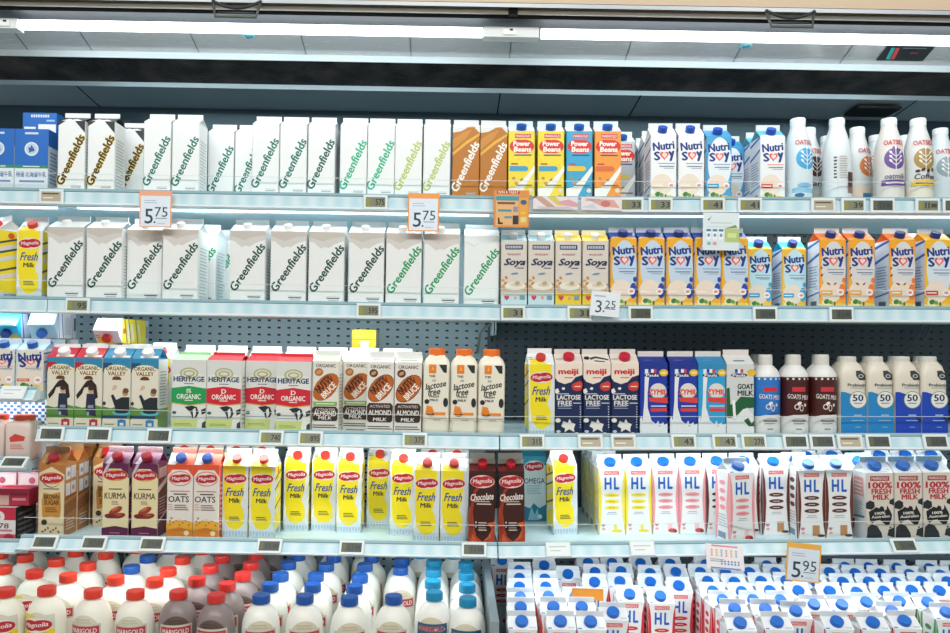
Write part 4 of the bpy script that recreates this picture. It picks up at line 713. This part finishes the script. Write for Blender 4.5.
mb = MB(); mb.box(.093, .112, -.17, .4, EZ+ZD+.0005, EZ+ZD+.21, mat('#8b989d', .4)); part('well_divider', mb)
# canopy, built as a section and run along the case
def zc(y, Y): return EZ+(350.3-y)*(DC+Y)/F
cano = MB()
cano.extrude_x([(-.03, zc(-6, -.03)), (-.03, zc(-90, -.03)), (.53, zc(-90, -.03)), (.53, EZ+.742), (.5105, EZ+.742), (.5105, EZ+.80), (.02, zc(-2, .02))], XL, XE, mat('#b3b0ab', .5)); can = part('canopy', cano)
mb = MB(); mb.extrude_x([(-.034, zc(2, -.034)), (-.034, zc(-60, -.034)), (-.0305, zc(-60, -.0305)), (-.0305, zc(2, -.0305))], XL, XE, mat('#cdb59a', .5)); part('fascia', mb, can)
mb = MB()
mb.extrude_x([(-.04, zc(6.5, -.04)), (-.04, zc(2.5, -.04)), (-.025, zc(2.5, -.025)), (-.025, zc(6.5, -.025))], XL, XE, mat('#9aa1a5', .4, .4))
mb.extrude_x([(-.02, zc(8.4, -.02)), (-.02, zc(6.8, -.02)), (.0, zc(6.8, .0)), (.0, zc(8.4, .0))], XL, XE, mat('#8a7860', .5))
part('blind_rail', mb, can)
mb = MB()
ctr = zc(11.4, -.01); n = 14; prof = [(-.01+.0062*math.cos(6.283185*k/n), ctr+.0062*math.sin(6.283185*k/n)) for k in range(n)]
xg = at(513, 12, -.01).x
mb.extrude_x(prof, XL, xg-.012, mat('#bfb8ad', .35, .4)); mb.extrude_x(prof, xg+.012, XE, mat('#bfb8ad', .35, .4)); part('blind_roller', mb, can)
mb = MB(); mb.box(xg-.011, xg+.011, -.02, .0, ctr-.009, ctr+.009, DARK); part('roller_joint', mb, can)
mb = MB(); mb.extrude_x([(.0, zc(18.2, 0)), (.0, zc(14.4, 0)), (.02, zc(14.4, .02)), (.02, zc(18.2, .02))], XL, XE, DARK); part('blind_slot', mb, can)
mb = MB(); mb.extrude_x([(.02, zc(18, .02)), (.09, zc(29, .09)), (.09, zc(25, .09)), (.02, zc(14.8, .02))], XL, XE, mat('#8b8d90', .32, .5)); part('front_soffit', mb, can)
mb = MB(); mb.extrude_x([(.09, zc(29, .09)), (.2, zc(57.5, .2)), (.2, zc(54, .2)), (.09, zc(25, .09))], XL, XE, mat('#d3d6d7', .25, .45))
for px in (16, 82, 192, 302, 410, 511, 630, 741, 850): # sheet joints
    x = at(px, 45, .14).x; mb.extrude_x([(.092, zc(29.6, .092)-.0012), (.199, zc(57.2, .199)-.0012), (.199, zc(57, .199)), (.092, zc(29, .092))], x-.0012, x+.0012, mat('#5d6468', .5))
sof = part('soffit', mb, can)
mb = MB(); mb.extrude_x([(.2, zc(64, .2)), (.2, zc(54, .2)), (.21, zc(54, .21)), (.21, zc(64, .21))], XL, XE, mat('#dcebee', .35)); part('air_duct_edge', mb, can)
mb = MB(); mb.extrude_x([(.21, zc(65, .21)), (.33, zc(88, .33)), (.33, zc(82, .33)), (.21, zc(59, .21))], XL, XE, honey_mat()); part('air_outlet_grille', mb, can)
mb = MB(); mb.extrude_x([(.33, zc(92.6, .33)), (.33, zc(85, .33)), (.338, zc(85, .338)), (.338, zc(92.6, .338))], XL, XE, mat('#b9ced6', .3, .3)); part('grille_edge', mb, can)
mb = MB(); zb = EZ+.742; mb.extrude_x([(.338, zc(91, .338)), (.5105, zb), (.5105, zb+.02), (.338, zc(88, .338))], XL, XE, mat('#b9cad1', .4, .35))
for px in (78, 500, 640, 915):
    x = at(px, 95, .36).x; mb.extrude_x([(.34, zc(91.5, .34)), (.509, zb-.0008), (.509, zb+.002), (.34, zc(90, .34))], x-.002, x+.002, DARK)
part('inner_ceiling', mb, can)
mb = MB(); mb.box(XL, XE, .503, .5095, EZ+.42, zb-.001, mat('#3e535c', .3, .5)); part('inner_back', mb, can)
mb = MB(); a0 = at(870, 100, .42); mb.box(a0.x-.06, a0.x+.07, .37, .46, EZ+.7385, EZ+.7455, DARK); part('ceiling_vent', mb, can)
# strip lamps under the canopy
yt = .03
for pxa, pxb in ((22, 482), (541, 1000)):
    xa, xb = at(pxa, 30, yt).x, at(pxb, 40, yt).x
    zt = zc(32.6, yt); mb = MB(); n = 16
    mb.extrude_x([(yt+.0125*math.cos(6.283185*k/n), zt+.0125*math.sin(6.283185*k/n)) for k in range(n)], xa, xb, mat('#f4fbff', .4, emit=4.8)); t = part('light_tube', mb, can)
    LIGHTS.append(((xa+xb)/2, yt, zt-.016, 0, xb-xa, .62))
for pxc, hw_ in ((511, .07), (8, .03)):
    x = at(pxc, 33, yt).x; mb = MB(); zt = zc(33, yt); mb.box(x-hw_, x+hw_, yt-.012, yt+.02, zt-.013, zt+.012, mat('#dfe5e4', .4)); mb.box(x-.02, x+.012, yt-.015, yt-.0122, zt-.008, zt+.006, mat('#f0f2f0', .4)); mb.box(x-.004, x+.004, yt-.0165, yt-.0152, zt+.002, zt+.006, DARK); part('lamp_holder', mb, can)
# pull handles of the night blind
for px, py in ((237, 8), (790, 18)):
    p = at(px, py, -.045); mb = MB(); w1, w2, h = .058, .05, .026
    mb.tube([p+Vector((-w1, 0, .018)), p+Vector((-w2, -.012, -h)), p+Vector((w2, -.012, -h)), p+Vector((w1, 0, .018))], .0042, mat('#565d58', .4, .3))
    mb.tube([p+Vector((-w2*.9, -.008, -h*.6)), p+Vector((w2*.9, -.008, -h*.6))], .003, mat('#3c423e', .4, .3)); hd = part('blind_handle', mb, can)
    mb = MB(); mb.tube([p+Vector((-w1*1.02+w1*2.04*k/12, -.004, .014-.016*math.sin(3.14159*k/12))) for k in range(13)], .0042, mat('#24282a', .6)); part('cord', mb, hd)
ang = math.atan2(zc(57.5, .2)-zc(29, .09), .11)
def soff(px, py):
    best = min((abs(at(px, py, .09+.11*k/60).z-(zc(29, .09)+(zc(57.5, .2)-zc(29, .09))*k/60)), k) for k in range(61))[1]
    Y = .09+.11*best/60; return at(px, py, Y)
# round sensor covers on the soffit, and the maker's plate
for px, py in ((249, 35.5), (746, 45.5)):
    p = soff(px, py); mb = MB()
    mb.lathe([(.014, -.004), (.016, -.002), (.016, .004)], mat('#7fd0df', .3)); mb.lathe([(.0001, -.0045), (.010, -.0042)], mat('#3a9fb5', .3)); part('sensor_cover', mb, can, p)
mb = MB(); emit(mb, [r_(0, 0, 1, 1, '#182227'), p_([(.12, .12), (.2, .12), (.27, .9), (.19, .9)], '#2fb5b0'), p_([(.22, .12), (.3, .12), (.37, .9), (.29, .9)], '#d8454f'), r_(.36, .1, .85, .14, '#8a9699'), r_(.6, .4, .76, .48, '#a83c40')], .128, .06, lambda x, z, o: (x, z-.03, -o))
p = soff(905, 53); part('maker_plate', mb, can, (p.x, p.y, p.z-.002), (ang, 0, 0))
# cables behind the third shelf on the right
mb = MB()
for dx in (0, .022): mb.tube([at(922+dx*400, 323, .47)+Vector((0, 0, .03)), at(921+dx*400, 330, .47), at(915+dx*400, 341, .46), at(905+dx*400, 352, .46)], .0022, mat('#6a7378', .5), 6)
part('cable', mb)
mb = MB(); p0 = at(497, 322, .3); mb.tube([p0+Vector((.0, .1, .0)), p0+Vector((-.03, .05, -.012)), p0+Vector((-.045, .1, -.03)), p0+Vector((-.05, .18, -.09))], .004, mat('#8b8f8a', .5), 6); part('cable', mb)

# ================================================================ price tags on the rails
TILT = {1: 0, 2: R(4), 3: R(18), 4: R(38)}
TAGM = {}
def tag_meshes(kind, txt):
    k = (kind, txt)
    if k in TAGM: return TAGM[k]
    mb = MB(); w, h = .031, .0185
    mb.box(-w, w, -.0055, 0, -h, h, mat('#e3ecec', .35), .0015)
    s = MB()
    scr = {'lcd': '#7d8068', 'dark': '#4a5048', 'paper': '#b5ab94', 'white': '#e9efee'}[kind]
    art = [r_(.0, .0, 1, 1, scr)]
    if kind in ('lcd', 'dark'): art += [r_(.03, .1, .22, .9, '#8f9240' if kind == 'lcd' else '#5e6247')]
    if txt: art.append(t_(txt, .73, .5, .46, .3, '#23282a', 0, 0, .02))
    else: art += [r_(.34, .2, .42, .8, '#3d433e'), r_(.5, .2, .58, .8, '#3d433e'), r_(.66, .3, .94, .7, '#3d433e')] if kind in ('lcd', 'dark') else [r_(.05, .7, .9, .85, '#5a4f40' if kind == 'paper' else '#c3cccb'), r_(.1, .3, .6, .4, '#f0ece0' if kind == 'paper' else '#b9c3c3')]
    emit(s, art, .05, .025, lambda x, z, o: (x, -.0056-o, z-.0125))
    TAGM[k] = (mb.mesh('tag_frame'), s.mesh('tag_screen')); return TAGM[k]
def on_rail(row, px, py, Yf=None, z=None, tilt=None, s=.56):
    Yf = RAILY[row] if row else Yf; t = TILT[row] if row else tilt
    Y = Yf-math.sin(t)*.04*s; X = at(px, py, Y).x; zz = zshelf(row, X) if row else z
    return Vector((X, Y, zz+.011-math.cos(t)*.04*s)), t
TAGS = []
def tag(row, px, py, kind='lcd', txt=None, **kw):
    p, t = on_rail(row, px, py, **kw); n = Vector((0, -math.cos(t), math.sin(t)))
    o = thing('price_tag', '', 'price tag', p+n*.0046, (-t, -SL[row] if row and p.x > XB else 0, 0), 'electronic price tags along the shelf rails')
    a, b = tag_meshes(kind, txt); link('tag_frame', a, o); link('tag_screen', b, o)
    TAGS.append((px, row, kind, o))
for px, k, t in ((53, 'paper', None), (376, 'lcd', '575'), (631, 'lcd', '33'), (660, 'lcd', '33'), (712, 'lcd', '41'), (749, 'lcd', '41'), (822, 'paper', None), (852, 'lcd', '39'), (881, 'dark', None), (926, 'lcd', None), (953, 'dark', None)): tag(1, px, 197, k, t)
for px, k, t in ((79, 'lcd', '95'), (369, 'lcd', '595'), (513, 'lcd', '31'), (579, 'lcd', '31'), (640, 'dark', None), (764, 'dark', None), (840, 'dark', None)): tag(2, px, 310, k, t)
for px, k, t in ((53, 'dark', None), (100, 'dark', None), (160, 'dark', '720'), (272, 'lcd', '740'), (311, 'lcd', '895'), (415, 'lcd', '375'), (532, 'lcd', '315'), (590, 'paper', None), (623, 'paper', None), (683, 'lcd', '43'), (724, 'lcd', '43'), (753, 'lcd', '270'), (794.5, 'dark', None), (821, 'dark', None), (848.5, 'paper', None), (877, 'dark', None), (934, 'dark', None)): tag(3, px, 438, k, t)
for px, k, t in ((46, 'dark', None), (95, 'dark', None), (153, 'dark', None), (270, 'dark', None), (352, 'dark', None), (474, 'dark', None), (558, 'white', None), (642, 'white', None), (903, 'dark', None)): tag(4, px, 548, k, t)
tag(0, 14, 393, 'white', None, Yf=0, z=EZ+ZF['a'], tilt=R(35)); tag(0, 15, 461, 'dark', None, Yf=0, z=EZ+ZF['b'], tilt=R(50))
# ================================================================ signs and leaflets
def sign(name, label, cat, px0, py0, px1, py1, Y, base, art, lean=0, roll=0, edge=None, group=None):
    a, b = at(px0, py1, Y), at(px1, py0, Y); W, H = abs(b.x-a.x), abs(b.z-a.z)
    mb = MB(); mb.box(-W/2, W/2, 0, .0015, -H/2, H/2, base)
    c = MB(); emit(c, art, W, H, lambda x, z, o: (x, -o, z-H/2))
    o = thing(name, label, cat, ((a.x+b.x)/2, Y, (a.z+b.z)/2), (lean, roll, 0), group)
    link('card', mb.mesh('card'), o); link('print', c.mesh('print'), o)
def price(big, small, edge, c='#2d3f49'):
    return [r_(0, 0, 1, 1, edge), r_(.045, .03, .955, .86, '#dfe9f3'), *bars(.15, .55, .66, .78, 2, '#9fb0bc', .3), t_(big, .3, .3, .26, .46, c, 0, 0, .01), t_(small, .68, .42, .4, .3, c, 0, 0, .0), e_(.48, .14, .03, .03, c), r_(.5, .24, .86, .255, c), r_(.55, .1, .8, .115, '#a9b8c4')]
G = 'hanging price cards on the shelf rails'
sign('price_card', 'orange-edged price card reading 5.75, nearer the left end', 'price card', 139, 191, 172, 227, .045, '#e9a06a', price('5', '75', '#eda882'), group=G)
sign('price_card', 'orange-topped price card reading 5.75 beside the brown cartons', 'price card', 407.5, 193.5, 439.5, 231, .045, '#e9a05a', price('5', '75', '#f0a050'), group=G)
sign('price_card', 'white price card reading 3.25 on the second shelf rail', 'price card', 590.5, 292, 620, 316, .016, '#e8eef2', [r_(0, 0, 1, 1, '#e6edf2'), r_(.1, .78, .5, .84, '#a9b6c6'), t_('3', .28, .38, .22, .42, '#2d3f49'), t_('25', .68, .5, .36, .26, '#2d3f49'), e_(.46, .2, .03, .03, '#2d3f49'), r_(.48, .3, .86, .33, '#2d3f49')], roll=R(4), group=G)
sign('price_card', 'orange-edged price card reading 5.95 above the lower well', 'price card', 786, 544, 821, 581, -.045, '#e9b45a', price('5', '95', '#f0b450'), roll=R(5), lean=R(-6), group=G)
sign('promotion_card', 'busy orange promotion card below the brown cartons', 'poster', 493.5, 190.5, 529.5, 227, .04, '#d98a44', [r_(0, 0, 1, 1, '#d98f4c'), r_(.08, .9, .72, .99, '#b8402f'), t_('WIN A TREAT', .4, .945, .58, .08, '#f5e2c8', 0, 0, .02), r_(.06, .05, .7, .86, '#e3b277'), r_(.72, .05, .96, .8, '#e8a23c'), r_(.06, .72, .7, .84, '#3f98a5'), r_(.1, .62, .6, .68, '#7a4a2a'), r_(.12, .42, .5, .48, '#4d8c9c'), r_(.3, .24, .52, .3, '#5a97a5'), r_(.55, .42, .68, .56, '#8a8aa8'), p_([(.12, .08), (.26, .08), (.26, .13), (.18, .13), (.16, .26), (.12, .26)], '#2c2018'), r_(.54, .08, .7, .32, '#2c2c3c'), e_(.84, .68, .09, .07, '#2f5b8a'), r_(.76, .36, .9, .42, '#cfd24a'), r_(.76, .14, .92, .28, '#d8d68c')])
fl = [r_(0, 0, 1, 1, '#e3dcdf'), p_([(0, 1), (.3, .2), (.5, .2), (.2, 1)], '#c5a08a'), p_([(.3, 1), (.55, .3), (.68, .3), (.5, 1)], '#dcc75a'), p_([(.55, .6), (.8, .8), (1, .5), (1, .2), (.7, .3)], '#dba0a6'), p_([(0, .8), (.1, 1), (0, 1)], '#6a5f5c'), *bars(.1, .9, .05, .25, 2, '#b9aab0')]
sign('leaflet', 'pink and yellow leaflet under the yellow oval cartons', 'leaflet', 533, 197, 578, 209, .046, '#e3dcdf', fl, group='pastel leaflets on the top rail')
sign('leaflet', 'pink leaflet under the orange carton with red oval', 'leaflet', 581, 197.5, 622, 210, .046, '#e6dadb', [r_(0, 0, 1, 1, '#e6dadb'), p_([(.1, .9), (.5, .3), (.95, .2), (.8, .8)], '#dba59c'), p_([(0, .2), (.3, .5), (.4, .1)], '#c9d0d6'), e_(.6, .5, .12, .08, '#c9766e'), *bars(.1, .5, .7, .9, 2, '#a9a0a4')], group='pastel leaflets on the top rail')
sign('leaflet', 'white leaflet with green square hanging from the top shelf', 'leaflet', 702.5, 213, 739.5, 250, .05, '#dfe8ea', [r_(0, 0, 1, 1, '#dde8ea'), p_([(.12, .82), (.16, .78), (.24, .92), (.17, .84)], '#4f6a60'), r_(.2, .72, .8, .735, '#a9b8ba'), r_(.12, .62, .7, .632, '#b9c6c8'), r_(.6, .22, 1, .58, '#b5c878'), r_(.68, .34, .92, .46, '#d3df9a'), p_([(.6, .58), (.9, .68), (.95, .6)], '#7a9a4a'), *[r_(.1+.17*k, .28, .22+.17*k, .5, '#f0f5f5') for k in range(3)], *[r_(.1+.17*k, .5, .22+.17*k, .56, '#3f7fa5') for k in range(3)], *[e_(.16+.17*k, .4, .04, .05, '#7a9ab0') for k in range(3)], r_(.12, .14, .22, .22, '#8fb5b0'), r_(.28, .14, .38, .22, '#d9a0a0')])
sign('leaflet', 'pink and white leaflet tilted over the lower well', 'leaflet', 706, 545, 744, 569, -.05, '#eadfe2', [r_(0, 0, 1, 1, '#ece6e8'), r_(.15, .9, .85, .96, '#dd7f88'), *[e_(.15+.13*(k % 6), .55+.1*(k//6), .03, .03, ('#e0a0a0', '#d9c080', '#9fb8d0')[k % 3]) for k in range(18)], *bars(.1, .5, .3, .45, 2, '#7f8aa5', .3), *[e_(.4+.09*(k % 6), .22+.1*(k//6), .025, .025, '#6f86b8') for k in range(12)], r_(.1, .02, .9, .07, '#5f8fcf')], lean=R(-25), roll=R(4))
# an orange plastic tab standing on the carton tops
o_ = min(WELL, key=lambda o: (o.location-Vector((at(588, 600, .08).x, .08, o.location.z))).length)
sign('orange_tab', 'plain orange plastic tab lying on the carton roofs', 'tab', 572, 589, 603.5, 600, .035, mat('#f09a2e', .4), [r_(.06, .1, .94, .9, '#f2a03a')], lean=R(-12))

# ================================================================ labels: each one singles its object out
ORD = ['first', 'second', 'third', 'fourth', 'fifth', 'sixth', 'seventh', 'eighth', 'ninth', 'tenth', 'eleventh', 'twelfth', 'thirteenth', 'fourteenth', 'fifteenth', 'sixteenth', 'seventeenth', 'eighteenth', 'nineteenth', 'twentieth']
def nth(i, n):
    if n == 1: return ''
    return 'leftmost' if i == 0 else 'rightmost' if i == n-1 else ORD[i]+' from left'
from collections import defaultdict
gr = defaultdict(list)
for r in ALL:
    if 'well' not in r[2]: gr[(r[1], r[2])].append(r)
for (d, w), L in gr.items():
    # things standing in one file (same X) are told apart by how far back they stand
    L.sort(key=lambda r: (r[0].location.x/(DC+r[0].location.y)))
    cols = defaultdict(list)
    for r in L: cols[round(r[0].location.x*1000), ].append(r)
    files = sorted(cols.values(), key=lambda c: c[0][0].location.x/(DC+c[0][0].location.y))
    for i, c in enumerate(files):
        c.sort(key=lambda r: (round(r[0].location.y, 3), r[0].location.z))
        for k, r in enumerate(c):
            s = nth(i, len(files)); lab = d if (' the ' in d and ' on ' in d) or 'far left' in d else d+' '+w
            if len(c) > 1: s = ('front' if k == 0 else ORD[k])+' in '+(s+' file' if s else 'its file')
            r[0]['label'] = lab+(', '+s if s else '')
# lower well: rows counted from the front
def well(L, what, cell):
    L.sort(key=lambda r: r[3][1]); rows = []
    for r in L:
        if rows and r[3][1]-rows[-1][0][3][1] < cell: rows[-1].append(r)
        else: rows.append([r])
    for j, row in enumerate(rows):
        row.sort(key=lambda r: r[3][0])
        for i, r in enumerate(row):
            pos = nth(i, len(row)) or 'alone'
            q = ('front' if j == 0 else 'rearmost' if j == len(rows)-1 else ORD[j])+' row'+''
            r[0]['label'] = f"{what(r)}, {pos} in {q}"
byd = defaultdict(list)
for r in ALL:
    if 'well' in r[2]: byd[r[1]].append(r)
for d, L in byd.items(): well(L, lambda r: r[1]+' in the well', .045)
RN = {0: 'far left bay', 1: 'top shelf rail', 2: 'second shelf rail', 3: 'third shelf rail', 4: 'fourth shelf rail'}
KN = {'lcd': 'olive-screened electronic price tag', 'dark': 'dark-screened electronic price tag', 'paper': 'price tag with tan paper insert', 'white': 'blank white price tag'}
tg = defaultdict(list)
for r in TAGS: tg[(r[1], r[2])].append(r)
for (row, kind), L in tg.items():
    L.sort(key=lambda r: r[0])
    for i, r in enumerate(L):
        s = nth(i, len(L)); r[3]['label'] = f"{KN[kind]} on the {RN[row]}"+(', '+s if s else '')
# ================================================================ room
def struct(name, mb):
    o = link(name, mb.mesh(name)); o['kind'] = 'structure'; return o
mb = MB(); mb.box(-5, 5, -5, 1.2, -.1, 0, mat('#b9b4aa', .25)); struct('floor', mb)
mb = MB(); mb.box(-5, 5, -5, 1.2, 3.3, 3.4, mat('#e6e4df', .7)); struct('ceiling', mb)
mb = MB(); mb.box(-5, 5, 1.2, 1.3, 0, 3.3, mat('#d9d6cf', .6)); struct('wall_back', mb)

# ================================================================ light: store lamps, chiller strips, ambient
def area(name, loc, sx, sy, power, rot=(0, 0, 0), col=(1, 1, 1)):
    l = bpy.data.lights.new(name, 'AREA'); l.shape = 'RECTANGLE'; l.size = sx; l.size_y = sy; l.energy = power; l.color = col
    o = bpy.data.objects.new(name, l); COL.objects.link(o); o.location = loc; o.rotation_euler = rot
    return o
for x, y, z, sl, w, k in LIGHTS: area('strip_lamp', (x, y, z), w, .02, 1.5*k*w, (R(32), -sl, 0), (.93, .98, 1))
for x in (-1.6, 0, 1.6): area('store_lamp', (x, -1.9, 3.25), 1.2, .5, 38, (R(28), 0, 0), (1, .985, .96))
w = bpy.data.worlds.new('store'); SC.world = w; w.use_nodes = True
w.node_tree.nodes['Background'].inputs['Color'].default_value = (.9, .97, 1, 1); w.node_tree.nodes['Background'].inputs['Strength'].default_value = .42
# ================================================================ camera
cam = bpy.data.cameras.new('camera'); cam.sensor_width = 36; cam.lens = F/950*36; cam.shift_x = 20/950; cam.shift_y = 33.5/950
co = bpy.data.objects.new('camera', cam); COL.objects.link(co)
co.matrix_world = Matrix.Translation((0, -DC, EZ)) @ Matrix.Rotation(R(90), 4, 'X') @ Matrix.Rotation(TH, 4, 'Z')
SC.camera = co
SC.view_settings.view_transform = 'Standard'; SC.view_settings.look = 'None'; SC.view_settings.gamma = 1; SC.view_settings.exposure = 0.0
